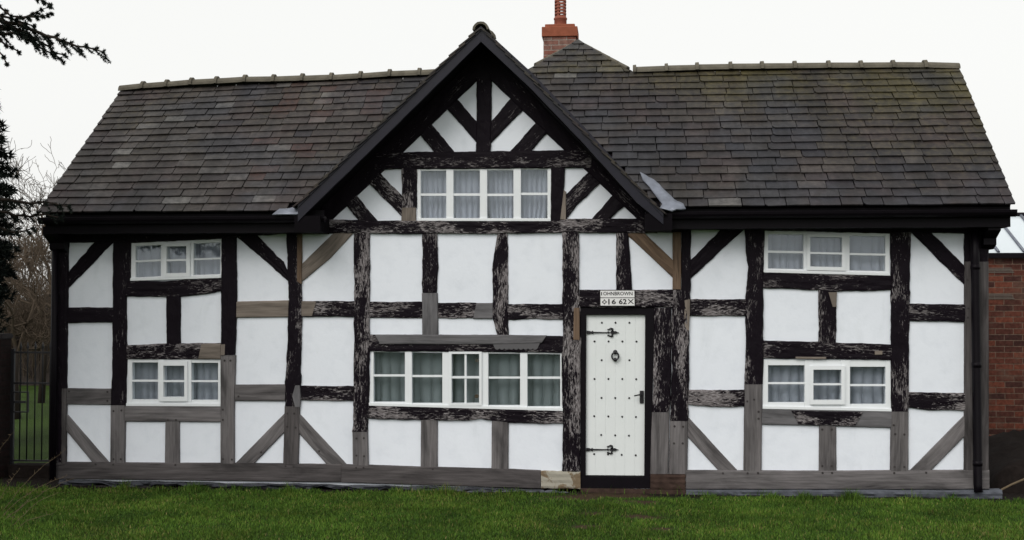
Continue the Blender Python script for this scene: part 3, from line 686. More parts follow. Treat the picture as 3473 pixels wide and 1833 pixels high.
# eaves, gutters, downpipe ------------------------------------------------
EZL, EZR = 2.785, 2.80; EY = -.35
def eave(x0, x1, z):
    bm = bmesh.new(); box(bm, (x0, -.30, z - .20), (x1, -.272, z + .022)); fin('fascia', bm, M['gloss'], house)
    bm = bmesh.new(); box(bm, (x0 + .005, -.27, z - .20), (x1 - .005, -.05, z - .18)); fin('soffit', bm, M['soffit'], house)
    bm = bmesh.new(); n = 8; r = .058; A = []; B = []
    for x, L in ((x0 - .03, A), (x1 + .03, B)):
        for k in range(n + 1): L.append(bm.verts.new((x, -.362 + r * cos(pi + pi * k / n), z - .045 + r * 1.1 * sin(pi + pi * k / n))))
        for k in range(n, -1, -1): L.append(bm.verts.new((x, -.362 + (r - .006) * cos(pi + pi * k / n), z - .042 + (r - .006) * 1.1 * sin(pi + pi * k / n))))
    m = len(A)
    for k in range(m): bm.faces.new((A[k], A[(k + 1) % m], B[(k + 1) % m], B[k]))
    bm.faces.new(A); bm.faces.new(B[::-1])
    fin('gutter', bm, M['gloss'], house)
eave(-5.86, gx - 1.60, EZL); eave(gx + 1.86, 3.70, EZR)
# corbelled plate ends
for (x0, x1) in ((-5.90, -5.74), (3.50, 3.62)):
    bm = bmesh.new()
    pr = [(-.27, 2.57), (-.12, 2.50), (-.12, 2.44), (-.02, 2.40), (.12, 2.40), (.12, 2.66), (-.27, 2.66)]
    hexa(bm, [Vector((x0, y, z)) for y, z in pr], [Vector((x1, y, z)) for y, z in pr])
    fin('corbel', bm, M['gloss'], house)
bm = bmesh.new(); px_ = P((3310, 1200), -.08).x
tube(bm, [(px_, -.09, 2.6), (px_, -.09, 2.3), (px_, -.09, .12), (px_, -.11, .05)], .042, 12)
for z in (2.2, 1.25, .3): tube(bm, [(px_, -.09, z), (px_, -.09, z + .05)], .046, 12)
fin('downpipe', bm, M['gloss'], house, True)
bm = bmesh.new(); px_ = P((186, 1200), -.06).x
tube(bm, [(px_, -.08, 2.5), (px_, -.08, .05)], .034, 12); fin('downpipe', bm, M['gloss'], house, True)

# ------------------------------------------------------------------ roofs
SLOPE = None
def mesh_attr(me, name, vals):
    a = me.attributes.new(name, 'FLOAT', 'POINT'); a.data.foreach_set('value', np.array(vals, dtype=np.float32))
def slates(name, org, ux, us, xr, smax, keep=None, row=.136, wid=.25, parent=house, bias=0.0, rust=None, mossf=None, seed=1, lift=.004, clip=False):
    """courses of stone slates; org + ux*x + us*s ; xr(s) gives the ends of a course"""
    rs = random.Random(seed); nrm = ux.cross(us).normalized()
    if nrm.z < 0: nrm = -nrm
    V, F, tone, mossv, rustv = [], [], [], [], []
    s = -.02; r = 0; nrow = max(1, round((smax + .02) / row)); row = (smax + .02) / nrow
    while r < nrow:
        x0, x1 = xr(s + row * .3); e = row
        x = x0 - rs.uniform(0, wid) * (.5 + .5 * (r % 2))
        while x < x1:
            w = wid * rs.uniform(.75, 1.3); a, b = max(x, x0), min(x + w, x1)
            if b - a > .03:
                cs = (a + b) / 2
                if keep is None or keep(org + ux * cs + us * (s + row * .4)):
                    g = rs.uniform(.0025, .005); th = rs.uniform(.010, .016); L = min(e * 1.5, smax - s + .01)
                    dz = [rs.uniform(-.005, .005) for _ in range(2)]; hl = lift + rs.uniform(0, .004)
                    tails = [s + dz[0], s + dz[1]]
                    c0 = (a + g + rs.uniform(-.002, .002)); c1 = (b - g + rs.uniform(-.002, .002))
                    nb = len(V)
                    chip = rs.random() < .22; ch = rs.uniform(.01, .03)
                    tailp = [(c0 + (ch if chip else .004), tails[0]), ((c0 * .6 + c1 * .4), (tails[0] + tails[1]) / 2 + rs.uniform(-.004, .004)), (c1 - .004, tails[1]), (c1, tails[1] + .008 + (ch * .5 if rs.random() < .15 else 0)), (c1, s + L), (c0, s + L), (c0, tails[0] + .006 + (ch if chip else 0))]
                    t = min(1, max(0, rs.gauss(.5 + bias, .14) + .22 * noise.noise((cs * 1.3, s * 1.7, seed)))); 
                    if rs.random() < .05: t = min(1, t + .3)
                    mo = mossf(cs, s) if mossf else 0; ru = rust(cs, s) if rust else 0
                    for top in (1, 0):
                        for (xx, ss) in tailp:
                            if clip: q0, q1 = xr(ss); xx = min(max(xx, q0), q1)
                            f = (ss - s) / max(L, 1e-3); h = hl + (.021) * (1 - f) + (th if top else 0)
                            V.append(org + ux * xx + us * ss + nrm * h); tone.append(t); mossv.append(mo); rustv.append(ru)
                    k = 7
                    F.append([nb + i for i in range(k)]); F.append([nb + k + i for i in range(k)][::-1])
                    for i in range(k): F.append([nb + i, nb + k + i, nb + k + (i + 1) % k, nb + (i + 1) % k])
            x += w
        s += e; r += 1
    me = bpy.data.meshes.new(name); me.from_pydata([tuple(v) for v in V], [], F)
    mesh_attr(me, 'tone', tone); mesh_attr(me, 'moss', mossv); mesh_attr(me, 'rust', rustv)
    bm = bmesh.new(); bm.from_mesh(me); bmesh.ops.recalc_face_normals(bm, faces=bm.faces); bm.to_mesh(me); bm.free()
    return link(name, me, M['slate'], parent)

# eave / ridge end points measured
e0, e1 = P(D(103, 540), EY), P(D(700, 530), EY)
r0 = P(D(305, 232), 1.65); r1 = P(D(1075, 195), 1.65)
r2, r3 = P(D(1590, 184), 1.65), P(D(2412, 172), 1.65)
e3 = P(D(2553, 524), EY)
ga, gf0, gf1 = Vector((gx, -.45, gz)), P((1025, 672), -.45), P((2245, 712), -.45)
kl = (gz - gf0.z) / (gx - gf0.x); kr = (gz - gf1.z) / (gf1.x - gx)
def zgab(x): return gz - (kl * (gx - x) if x < gx else kr * (x - gx))
def above_gable(p): return p.z > zgab(p.x) - .02 or abs(p.x - gx) > 2.3
# left slope
oL = Vector((0, EY, EZL)); usL = Vector((0, 1.65 - EY, (r0.z + r1.z) / 2 - EZL)); LL = usL.length; usL.normalize()
ux = Vector((1, 0, 0))
tilt = (r1.z - r0.z) / (r1.x - r0.x)
xeL, xrL = e0.x - .03, r0.x
def xrangeL(s): return (xeL + (xrL - xeL) * s / LL, -1.3)
def rustf(x, s):
    return max(0, 1 - abs(x + 3.75 - .05 * sin(s * 9)) / .10) * (1 if .5 < s < 2.5 else 0) * .9 + max(0, 1 - abs(x + 3.35 + .04 * sin(s * 7)) / .09) * (1 if .9 < s < 2.5 else 0) * .8 + .6 * max(0, 1 - abs(x + 2.75) / .1) * (1 if 1.6 < s < 2.4 else 0)
uxL = Vector((1, 0, tilt)).normalized()
oL2 = Vector((0, EY, EZL)) + Vector((0, 0, 0))
# ridge rises to the right on the left wing: shear the course direction with height
def slatesL():
    o = slates('roof', oL, ux, usL, xrangeL, LL, lambda p: above_gable(p), .136, .235, bias=.12, rust=rustf, mossf=lambda x, s: .06 + .2 * s / LL + .15 * noise.noise((x * 1.2, s * 1.5, 3)), seed=3)
    me = o.data; zc = (r0.z + r1.z) / 2; xc = (r0.x + r1.x) / 2
    for v in me.vertices:
        t = (v.co.y - EY) / (1.65 - EY); v.co.z += tilt * (v.co.x - xc) * t
    return o
roofL = slatesL()
# right slope, running up into the hip of the rear wing
usR = Vector((0, 1.65 - EY, (r2.z + r3.z) / 2 - EZR)); LR = usR.length; usR.normalize(); oR = Vector((0, EY, EZR))
xeR, xrR = e3.x, r3.x
apx = P(D(1455, 112), 2.28); sA = hypot(apx.y - EY, apx.z - EZR); hw = (r2.x - apx.x) / max(.1, (sA - LR))
def xrangeR(s):
    if s < LR - .03: return (-1.4, xeR + (xrR - xeR) * s / LR)
    w = hw * max(0.001, sA - s); return (apx.x - w, apx.x + w)
def mossR(x, s):
    f = .95 * max(0, s / LR) ** 2.2 * (.4 + .6 * min(1, max(0, (x - .2) / 1.2))) + .55 * max(0, (x - 2.0) / 1.7) * (.3 + .7 * s / LR)
    return min(1, f + .22 * noise.noise((x * 1.1, s * 1.6, 8)))
slR = slates('roof', oR, ux, usR, xrangeR, LR, lambda p: above_gable(p), .136, .25, bias=-.15, mossf=mossR, seed=11)
hipf = slates('roof', oR + usR * LR, ux, usR, lambda s: xrangeR(s + LR), sA - LR, None, .136, .27, bias=.06, mossf=lambda x, s: .6 + .2 * noise.noise((x * 3, s * 3, 1)), seed=21, clip=True)
# boarding under the slates
bm = bmesh.new()
def sheet(q, th=.03):
    n = (q[1] - q[0]).cross(q[3] - q[0]).normalized()
    if n.z < 0: n = -n
    hexa(bm, [v - n * .003 for v in q], [v - n * (th + .003) for v in q])
zRL, zRR = r1.z + tilt * .5, EZR + usR.z * LR
xvL, xvR = gx - (gz - EZL) / kl, gx + (gz - EZR) / kr
sheet([Vector((xeL + .03, EY + .02, EZL + .017)), Vector((xvL, EY + .02, EZL + .017)), Vector((gx - (gz - zRL) / kl, 1.64, zRL)), Vector((xrL + .03, 1.64, r0.z))])
sheet([Vector((xvR, EY + .02, EZR + .017)), Vector((xeR - .03, EY + .02, EZR + .017)), Vector((xrR - .03, 1.64, zRR)), Vector((gx + (gz - zRR) / kr, 1.64, zRR))])
# rear slopes
sheet([Vector((xeL, 3.7, 2.6)), Vector((xeR, 3.7, 2.6)), Vector((xrR, 1.66, r3.z - .01)), Vector((xrL, 1.66, r0.z - .01))])
# rear wing
ry = 5.5; w2 = hw * (sA - LR)
for sg in (-1, 1):
    xx = apx.x + sg * 2.6; kz = (apx.z - (EZR + usR.z * LR)) / w2
    sheet([Vector((apx.x, apx.y + .02, apx.z)), Vector((apx.x, ry, apx.z)), Vector((xx, ry, apx.z - kz * 2.6)), Vector((xx, 1.66 - (2.6 - w2) * .0, apx.z - kz * 2.6))][::sg])
fin('roof_boarding', bm, M['soffit'], house)
bm = bmesh.new()
for sg in (-1, 1):
    kz = (apx.z - (EZR + usR.z * LR)) / w2
    q = [Vector((apx.x, apx.y, apx.z + .03)), Vector((apx.x, ry, apx.z + .03)), Vector((apx.x + sg * 2.6, ry, apx.z + .03 - kz * 2.6)), Vector((apx.x + sg * w2, 1.66, apx.z + .03 - kz * w2))]
    hexa(bm, q, [v - Vector((0, 0, .03)) for v in q])
o = fin('roof', bm, M['slate'], house)
# lead saddle on the hip
bm = bmesh.new()
tube(bm, [apx + Vector((-.10, -.05, -.06)), apx + Vector((0, .0, .03)), apx + Vector((.12, -.05, -.07))], [.02, .035, .02], 8)
for sg in (-1, 1):
    for k in range(1, 6):
        f = k / 6; c = Vector((apx.x + sg * w2 * f, apx.y + (1.65 - apx.y) * f, apx.z + (EZR + usR.z * LR - apx.z) * f + .02)); d = Vector((sg * w2, 1.65 - apx.y, EZR + usR.z * LR - apx.z)).normalized()
        if sg > 0 or k < 5: tube(bm, [c - d * .09 + Vector((0, 0, .004)), c + d * .09], [.028, .034], 6)
fin('hip_cap', bm, M['ridge'], house)
# ridge tiles
def ridge_tile(a, b, par, r=.085, collar=True):
    d = (b - a).normalized(); up = Vector((0, 0, 1)); sd = d.cross(up).normalized(); bm = bmesh.new(); so = U(0, 99)
    def ring(c, rr, th):
        o_ = [bm.verts.new(c + sd * rr * cos(pi * k / 8) * 1.05 + up * (rr * sin(pi * k / 8) - .045 + .004 * noise.noise((k, so, c.x * 3)))) for k in range(9)]
        i_ = [bm.verts.new(c + sd * (rr - th) * cos(pi * k / 8) * 1.05 + up * ((rr - th) * sin(pi * k / 8) - .047)) for k in range(8, -1, -1)]
        return o_ + i_
    secs = [(0, r * 1.3), (.10, r * 1.34), (.11, r), (1, r * .97)] if collar else [(0, r), (1, r)]
    rs = [ring(a.lerp(b, t), rr, .02) for t, rr in secs]
    for A, B in zip(rs, rs[1:]):
        for k in range(len(A)): bm.faces.new((A[k], A[(k + 1) % len(A)], B[(k + 1) % len(B)], B[k]))
    bm.faces.new(rs[0]); bm.faces.new(rs[-1][::-1])
    return fin('ridge_tile', bm, M['ridge'], par)
pts = [P(D(x, y), 1.65) for x, y in ((303, 226), (365, 220), (425, 216), (487, 211), (550, 208), (622, 204), (694, 203), (766, 201), (839, 199), (912, 195), (985, 190), (1060, 187), (1140, 183))]
for a, b in zip(pts, pts[1:]): ridge_tile(b + Vector((0, 0, .022)), a + Vector((0, 0, .022)), roofL, .074)
pts = [P(D(x, y), 1.65) for x, y in ((1592, 180), (1672, 177), (1749, 174), (1833, 172), (1912, 171), (1994, 170), (2079, 169), (2160, 169), (2241, 168), (2321, 168), (2412, 170))]
for a, b in zip(pts, pts[1:]): ridge_tile(a + Vector((0, 0, .022)), b + Vector((0, 0, .022)), slR, .074)
# gable roof
glen = lambda k: 1
usGl = Vector((-1, 0, -kl)); LGl = usGl.length * 1.83; usGl.normalize(); usGr = Vector((1, 0, -kr)); LGr = usGr.length * 1.86; usGr.normalize()
def zmain(y): return EZL + (y - EY) * (usR.z / usR.y)
def overmain(p): return p.z > zmain(p.y) - .06
uy = Vector((0, 1, 0))
footl = Vector((gx, -.45, gz - .052)) + usGl * LGl; footr = Vector((gx, -.45, gz - .052)) + usGr * LGr
gR = slates('roof', footl, uy, -usGl, lambda s: (-.035, 2.1), LGl, overmain, .136, .25, bias=0, seed=31, mossf=lambda x, s: .3)
slates('roof', footr, uy, -usGr, lambda s: (-.035, 2.1), LGr, overmain, .136, .25, bias=0, seed=37, mossf=lambda x, s: .3)
bm = bmesh.new()
sheet([Vector((gx, -.41, gz - .06)), Vector((gx, 1.8, gz - .06)), Vector((footl.x + .03, 1.8, footl.z + .01)), Vector((footl.x + .03, -.41, footl.z + .01))], .05)
sheet([Vector((gx, -.41, gz - .06)), Vector((gx, 1.8, gz - .06)), Vector((footr.x - .03, 1.8, footr.z + .01)), Vector((footr.x - .03, -.41, footr.z + .01))], .05)
fin('soffit', bm, M['soffit'], house)
zrt = P((1635, 75), -.45).z - .078 + .045
for i in range(5): ridge_tile(Vector((gx, -.475 + i * .42, zrt)), Vector((gx, -.475 + (i + 1) * .42, zrt)), gR, .078, i > 0)
# bargeboards
def barge(name, outer, drop):
    bm = bmesh.new(); n = len(outer)
    a = [P(p, -.45) for p in outer]; b = [P((p[0], p[1] + d_), -.45) for p, d_ in zip(outer, drop)]
    ring = a + b[::-1]
    hexa(bm, ring, [v + Vector((0, .035, 0)) for v in ring])
    a2 = [Vector((v.x, -.462, v.z)) for v in a]; b2 = [P((p[0], p[1] + 14), -.462) for p in outer]
    hexa(bm, a2 + b2[::-1], [v + Vector((0, .0115, 0)) for v in a2 + b2[::-1]])
    fin(name, bm, M['barge'], house)
barge('bargeboard', [(1631, 90), (1470, 244), (1290, 420), (1100, 602), (1010, 690)], [52, 56, 58, 60, 62])
barge('bargeboard', [(1631.5, 90), (1800, 244), (1980, 430), (2160, 627), (2250, 722)], [52, 56, 58, 60, 40])
# lead at the valley feet
def leadsheet(pts, ys):
    bm = bmesh.new(); f = [P(p, y) for p, y in zip(pts, ys)]
    hexa(bm, f, [v + Vector((0, .006, -.006)) for v in f]); 
    bmesh.ops.subdivide_edges(bm, edges=list(bm.edges), cuts=3, use_grid_fill=True)
    for v in bm.verts: v.co.z += .007 * noise.noise(v.co * 18); v.co.y -= .006 * noise.noise(v.co * 22)
    fin('lead_flashing', bm, M['lead'], house, True)
def on_slope(p, z0, off):
    """measured point -> the main roof plane"""
    n = Vector((0, -usR.z, usR.y)); o_ = Vector((0, EY, z0)) + n * off
    v = FW + RT * ((p[0] - CX) / FPX) - UP * ((p[1] - CY) / FPX)
    return CAM + v * ((o_ - CAM).dot(n) / v.dot(n))
def leadpiece(pts, z0, off):
    f = [on_slope(p, z0, off) for p in pts]; n = Vector((0, -usR.z, usR.y)); bm = bmesh.new()
    hexa(bm, f, [v - n * .012 for v in f]); bmesh.ops.triangulate(bm, faces=[x for x in bm.faces if len(x.verts) > 4])
    bmesh.ops.subdivide_edges(bm, edges=list(bm.edges), cuts=2, use_grid_fill=True)
    for v in bm.verts: v.co += n * (.014 * noise.noise(v.co * 14) + .008 * noise.noise(v.co * 33))
    fin('lead_flashing', bm, M['lead'], house, True)
leadpiece([(2170, 583), (2200, 598), (2226, 616), (2258, 648), (2285, 674), (2318, 691), (2326, 707), (2279, 714), (2236, 706), (2246, 692), (2214, 650), (2180, 610)], EZR, .050)
leadpiece([(922, 727), (949, 709), (998, 704), (1014, 684), (1030, 700), (1027, 720), (1005, 726)], EZL, .05)
# bracket boards closing gable foot
for x0, x1 in ((gx - 1.86, gx - 1.60), (gx + 1.60, gx + 1.86)):
    bm = bmesh.new(); box(bm, (x0, -.44, 2.58), (x1, -.05, 2.74)); fin('eaves_box', bm, M['soffit'], house)

# ------------------------------------------------------------------ chimney
CYc = 2.75; cl, cr = P(D(1367, 120), CYc), P(D(1449, 120), CYc); cw = cr.x - cl.x
ct = P(D(1400, 93), CYc).z; cap1 = P(D(1400, 68), CYc).z; cap2 = P(D(1400, 60), CYc).z
bm = bmesh.new(); box(bm, (cl.x, CYc, 4.0), (cr.x, CYc + cw, ct)); chim = fin('chimney', bm, M['chimbrick'], house)
bm = bmesh.new(); box(bm, (cl.x - .02, CYc - .02, ct + .001), (cr.x + .02, CYc + cw + .02, cap1)); box(bm, (cl.x + .018, CYc + .015, cap1 - .01), (cr.x - .015, CYc + cw - .015, cap2))
bmesh.ops.bevel(bm, geom=list(bm.edges), offset=.006, segments=1, affect='EDGES'); fin('chimney_cap', bm, M['capbrick'], chim)
bm = bmesh.new(); pc = ((cl.x + cr.x) / 2 + .0, CYc + cw / 2); rr = .076
z1 = P(D(1400, 38), CYc).z; z2 = P(D(1400, -8), CYc).z
lathe(bm, pc, [(rr * 1.02, cap2 - .02), (rr * 1.02, z1 - .02), (rr * 1.1, z1 - .015), (rr * 1.1, z1 + .004), (rr * .96, z1 + .01), (rr * .96, z1 + .025), (rr * .82, z1 + .025), (rr * .82, cap2)])
nr = 5; hh = (z2 - z1 - .03) / nr
for i in range(nr + 1):
    zb = z1 + .025 + i * hh; lathe(bm, pc, [(rr * .82, zb + hh * .45), (rr * .97, zb + hh * .45), (rr * .97, zb + hh), (rr * .82, zb + hh), (rr * .82, zb + hh * .45)])
for k in range(5):
    a = k * 2 * pi / 5 + .55; ring = [(pc[0] + q * rr * cos(a + s), pc[1] + q * rr * sin(a + s)) for q, s in ((.84, -.2), (.955, -.2), (.955, .2), (.84, .2))]
    hexa(bm, [Vector((x, y, z1 + .01)) for x, y in ring], [Vector((x, y, z2)) for x, y in ring])
lathe(bm, pc, [(rr * .97, z2 + .01), (rr * 1.06, z2 + .02), (rr * 1.06, z2 + .05), (rr * .8, z2 + .05)])
fin('chimney_pot', bm, M['pot'], chim)

# ------------------------------------------------------------------ date plaque
pq = [TM(2031, 600), TM(2310, 600), TM(2312, 722), TM(2033, 722)]
pc0 = P(TM(2170, 722)); plaque = empty('date_plaque', (pc0.x, -.05, pc0.z), 'small white plaque with black carved name and date above the cottage door', 'plaque')
bm = bmesh.new(); plate(bm, [TM(2024, 592), TM(2316, 592), TM(2318, 729), TM(2026, 729)], -.045, -.020); fin('backing', bm, M['ink'], plaque)
bm = bmesh.new(); plate(bm, [TM(2031, 599), TM(2310, 599), TM(2311, 655), TM(2032, 655)], -.050, -.044); plate(bm, [TM(2032, 661), TM(2311, 661), TM(2312, 722), TM(2033, 722)], -.050, -.044); fin('sign_board', bm, M['sign'], plaque)
def text_mesh(s, x0, x1, y0, y1, bold=.006):
    cu = bpy.data.curves.new('lettering', 'FONT'); cu.body = s; cu.offset = bold; cu.resolution_u = 3; cu.extrude = .0
    ob = bpy.data.objects.new('tmp_text', cu); COL.objects.link(ob); bpy.context.view_layer.update()
    me = bpy.data.meshes.new_from_object(ob.evaluated_get(bpy.context.evaluated_depsgraph_get())); bpy.data.objects.remove(ob); bpy.data.curves.remove(cu)
    xs = [v.co.x for v in me.vertices]; ys = [v.co.y for v in me.vertices]; a, b = P((x0, y1)), P((x1, y0))
    for v in me.vertices:
        fx = (v.co.x - min(xs)) / (max(xs) - min(xs)); fy = (v.co.y - min(ys)) / (max(ys) - min(ys))
        v.co = Vector((a.x + (b.x - a.x) * fx, -.0515, a.z + (b.z - a.z) * fy))
    bm = bmesh.new(); bm.from_mesh(me); bpy.data.meshes.remove(me); return bm
def tt(x, y): return (1940 + x / 4.5333, 960 + y / 4.5333)      # zoom of the plaque
def txt(s, x0, y0, x1, y1, bold=.01):
    a, b = tt(x0, y0), tt(x1, y1); bm = text_mesh(s, a[0], b[0], a[1], b[1], bold); fin('lettering', bm, M['ink'], plaque, recalc=False)
txt('I', 450, 142, 463, 194, .0); txt('OHNBROWN', 482, 138, 930, 194, .014)
txt('I', 559, 250, 578, 334, .0); txt('6', 612, 252, 675, 330, .022); txt('62', 722, 248, 840, 330, .022)
bm = bmesh.new()
def stroke(pts, w):
    for a, b in zip(pts, pts[1:]):
        A, B = P(tt(*a)), P(tt(*b)); d = Vector((B.x - A.x, 0, B.z - A.z)).normalized(); n = Vector((d.z, 0, -d.x)) * w
        q = [Vector((A.x, -.051, A.z)) + n, Vector((B.x, -.051, B.z)) + n, Vector((B.x, -.051, B.z)) - n, Vector((A.x, -.051, A.z)) - n]
        hexa(bm, q, [v + Vector((0, .002, 0)) for v in q])
stroke([(862, 252), (945, 325)], .0042); stroke([(942, 250), (865, 322)], .0042)
stroke([(462, 296), (488, 282), (500, 256), (512, 282), (536, 294), (512, 308), (500, 330), (488, 310), (462, 296)], .0036)
fin('lettering', bm, M['ink'], plaque)

# ------------------------------------------------------------------ GROUND
def gz_(x, y): return .018 * noise.noise((x * .7, y * .7, 2)) + .01 * noise.noise((x * 2.3, y * 2.3, 5)) - .012
PATCH = [(1440, 1252, .42, .10), (1600, 1262, .34, .07), (1490, 1290, .22, .05), (1620, 1296, .30, .05), (1475, 1322, .26, .04), (1660, 1328, .16, .04), (1545, 1244, .55, .09)]
PATCH = [(P(D(a, b)).x * 1.0, a, b, c, d) for a, b, c, d in PATCH]
def on_ground(p):
    v = FW + RT * ((p[0] - CX) / FPX) - UP * ((p[1] - CY) / FPX); return CAM + v * (-CAM.z / v.z)
PATCH = [(on_ground(D(a, b)), c, d) for _, a, b, c, d in PATCH]
def bare(x, y):
    m = 0
    for q, c, d in PATCH:
        r2 = ((x - q.x) / c) ** 2 + ((y - q.y) / (d * 3.2)) ** 2; m = max(m, math.exp(-r2 * 1.2))
    return m * (.75 + .5 * noise.noise((x * 5, y * 5, 3)))
bm = bmesh.new(); nx, ny = 240, 96; grid = []
X0, X1, Y0, Y1 = -9, 8, -6, 1.0
for j in range(ny + 1):
    grid.append([bm.verts.new((X0 + (X1 - X0) * i / nx, Y0 + (Y1 - Y0) * j / ny, gz_(X0 + (X1 - X0) * i / nx, Y0 + (Y1 - Y0) * j / ny) * (1 if 0 < i < nx and 0 < j < ny else 0) - (0 if 0 < i < nx and 0 < j < ny else .0))) for i in range(nx + 1)])
for j in range(ny):
    for i in range(nx): bm.faces.new((grid[j][i], grid[j][i + 1], grid[j + 1][i + 1], grid[j + 1][i]))
big = 900
cr_ = {}
def V_(x, y):
    if (x, y) not in cr_: cr_[(x, y)] = bm.verts.new((x, y, 0))
    return cr_[(x, y)]
def strip(vs, outer):
    bm.faces.new(vs + outer)
bot = grid[0]; top = grid[-1]; lef = [g[0] for g in grid]; rig = [g[-1] for g in grid]
bm.faces.new(bot[::-1] + [V_(-big, -big), V_(big, -big)])
bm.faces.new(top + [V_(big, big), V_(-big, big)])
bm.faces.new(lef + [V_(-big, big), V_(-big, -big)])
bm.faces.new(rig[::-1] + [V_(big, -big), V_(big, big)])
o = fin('lawn', bm, M['ground'], None, False); mesh_attr(o.data, 'bare', [bare(v.co.x, v.co.y) if abs(v.co.x) < 8 and -5 < v.co.y < .5 else 0 for v in o.data.vertices]); tag(o, 'short green lawn in front of the cottage', 'lawn', kind='structure')

# grass blades
def grass(n):
    xs = rng.uniform(-7.5, 5.2, n); ys = rng.uniform(-4.2, -.02, n)
    keep = []
    for i in range(n):
        x, y = xs[i], ys[i]
        lim = -.13 - .14 * (noise.noise((x * 2.5, 1, 0)) + 1) * .5 - .08 * noise.noise((x * 11, 4, 0))
        if -.35 < x < .75: lim -= .22
        keep.append((y < lim or R() < .06) and R() > bare(x, y) * 1.5)
    k = np.array(keep); xs, ys = xs[k], ys[k]; n = len(xs)
    zs = np.array([gz_(x, y) for x, y in zip(xs, ys)])
    cl = np.array([.5 + .5 * noise.noise((x * 3.1, y * 3.1, 4)) for x, y in zip(xs, ys)]); cl2 = np.array([.5 + .5 * noise.noise((x * .9, y * 1.3, 14)) for x, y in zip(xs, ys)])
    h = rng.uniform(.012, .032, n) * (.6 + .8 * cl); tf_ = np.array([noise.noise((x * 4.3, y * 4.3, 31)) for x, y in zip(xs, ys)]); h *= np.where(tf_ > .42, 1.9, 1); h[(ys > -.36) & (tf_ > .05)] *= 2.1; w = rng.uniform(.002, .0042, n); an = rng.uniform(0, 2 * pi, n); ln = rng.uniform(.1, .9, n) * h; la = rng.uniform(0, 2 * pi, n)
    dx, dy = np.cos(an) * w, np.sin(an) * w; lx, ly = np.cos(la) * ln, np.sin(la) * ln
    v = np.empty((n, 5, 3))
    v[:, 0] = np.stack([xs - dx, ys - dy, zs - .004], 1); v[:, 1] = np.stack([xs + dx, ys + dy, zs - .004], 1)
    v[:, 2] = np.stack([xs + dx * .8 + lx * .35, ys + dy * .8 + ly * .35, zs + h * .6], 1); v[:, 3] = np.stack([xs - dx * .8 + lx * .35, ys - dy * .8 + ly * .35, zs + h * .6], 1)
    v[:, 4] = np.stack([xs + lx, ys + ly, zs + h], 1)
    b = (np.arange(n) * 5)[:, None]
    f4 = (b + np.array([[0, 1, 2, 3]])); f3 = (b + np.array([[3, 2, 4]]))
    me = bpy.data.meshes.new('grass'); me.vertices.add(n * 5); me.vertices.foreach_set('co', v.ravel())
    loops = np.concatenate([f4.ravel(), f3.ravel()]).astype(np.int32); me.loops.add(len(loops)); me.loops.foreach_set('vertex_index', loops)
    me.polygons.add(2 * n); st = np.concatenate([np.arange(n) * 4, n * 4 + np.arange(n) * 3]).astype(np.int32); me.polygons.foreach_set('loop_start', st)
    try: me.polygons.foreach_set('loop_total', np.concatenate([np.full(n, 4), np.full(n, 3)]).astype(np.int32))
    except Exception: pass
    me.update(calc_edges=True); me.validate()
    cl3 = np.array([.5 + .5 * noise.noise((x * 9, y * 9, 24)) for x, y in zip(xs, ys)]); tone = np.clip(rng.normal(.0 + .42 * cl2 + .36 * cl + .32 * cl3, .14, n), 0, .9); dry = rng.random(n) < .035 + .05 * (cl2 > .62); tone[dry] = rng.uniform(.9, 1, dry.sum())
    mesh_attr(me, 'tone', np.repeat(tone, 5))
    o = link('grass', me, M['blade']); tag(o, 'short mown green grass blades covering the lawn', 'grass', kind='stuff')
grass(270000)

# ------------------------------------------------------------------ LEFT SIDE: gate, pier, fence, trees
def GX(x, y, Y): return P((x, y), Y)
GY = .55
def zr1(x): return 0
gl = [P((x, 1300), GY).x for x in (44, 69, 93, 119, 144, 170, 192)]
zt, zm, zb, zs = P((100, 1196), GY).z, P((100, 1300), GY).z, P((100, 1563), GY).z, P((100, 1168), GY).z
gate = empty('iron_gate', ((gl[0] + gl[-1]) / 2, GY, 0), 'black wrought iron garden gate with spear-topped bars beside the cottage corner', 'gate')
bm = bmesh.new()
for z in (zt, zm, zb): box(bm, (gl[0], GY - .008, z - .010), (gl[-1], GY + .008, z + .010))
for x in (gl[0], gl[-1]): box(bm, (x - .016, GY - .017, zb - .2), (x + .016, GY + .017, zt + .04))
fin('frame', bm, M['iron'], gate)
for x in gl[1:-1]:
    bm = bmesh.new(); tube(bm, [(x, GY, zb), (x, GY, zt + .02), (x, GY, zt + .03), (x, GY, zt + .055), (x, GY, zs + .03)], [.0075, .0075, .006, .015, .001], 8); fin('bar', bm, M['iron'], gate)
a, b = P((46, 1328), GY - .02), P((98, 1400), GY - .02)
bm = bmesh.new(); t_ = .014
for (x0, z0, x1, z1) in ((a.x, b.z, a.x + t_, a.z), (b.x - t_, b.z, b.x, a.z), (a.x + t_, a.z - t_, b.x - t_, a.z), (a.x + t_, b.z, b.x - t_, b.z + t_), (a.x + t_, (a.z + b.z) / 2 - .012, b.x - t_ - .02, (a.z + b.z) / 2 + .012)): box(bm, (x0, GY - .04, z0), (x1, GY - .018, z1))
fin('lock_box', bm, M['iron'], gate)
p0, p1 = P((-120, 1400), GY), P((36, 1400), GY + .02)
pier = empty('gate_pier', ((p0.x + p1.x) / 2, GY, 0), 'dark brick gate pier at the left edge beside the iron gate', 'pier')
zp = P((20, 1150), GY).z
bm = bmesh.new(); box(bm, (p0.x, GY - .22, -.05), (p1.x, GY + .02, zp)); fin('shaft', bm, M['pier'], pier)
bm = bmesh.new(); box(bm, (p0.x - .03, GY - .23, zp + .001), (p1.x + .015, GY + .04, zp + .06)); bmesh.ops.bevel(bm, geom=list(bm.edges), offset=.012, segments=2, affect='EDGES'); fin('cap', bm, M['soot'], pier)
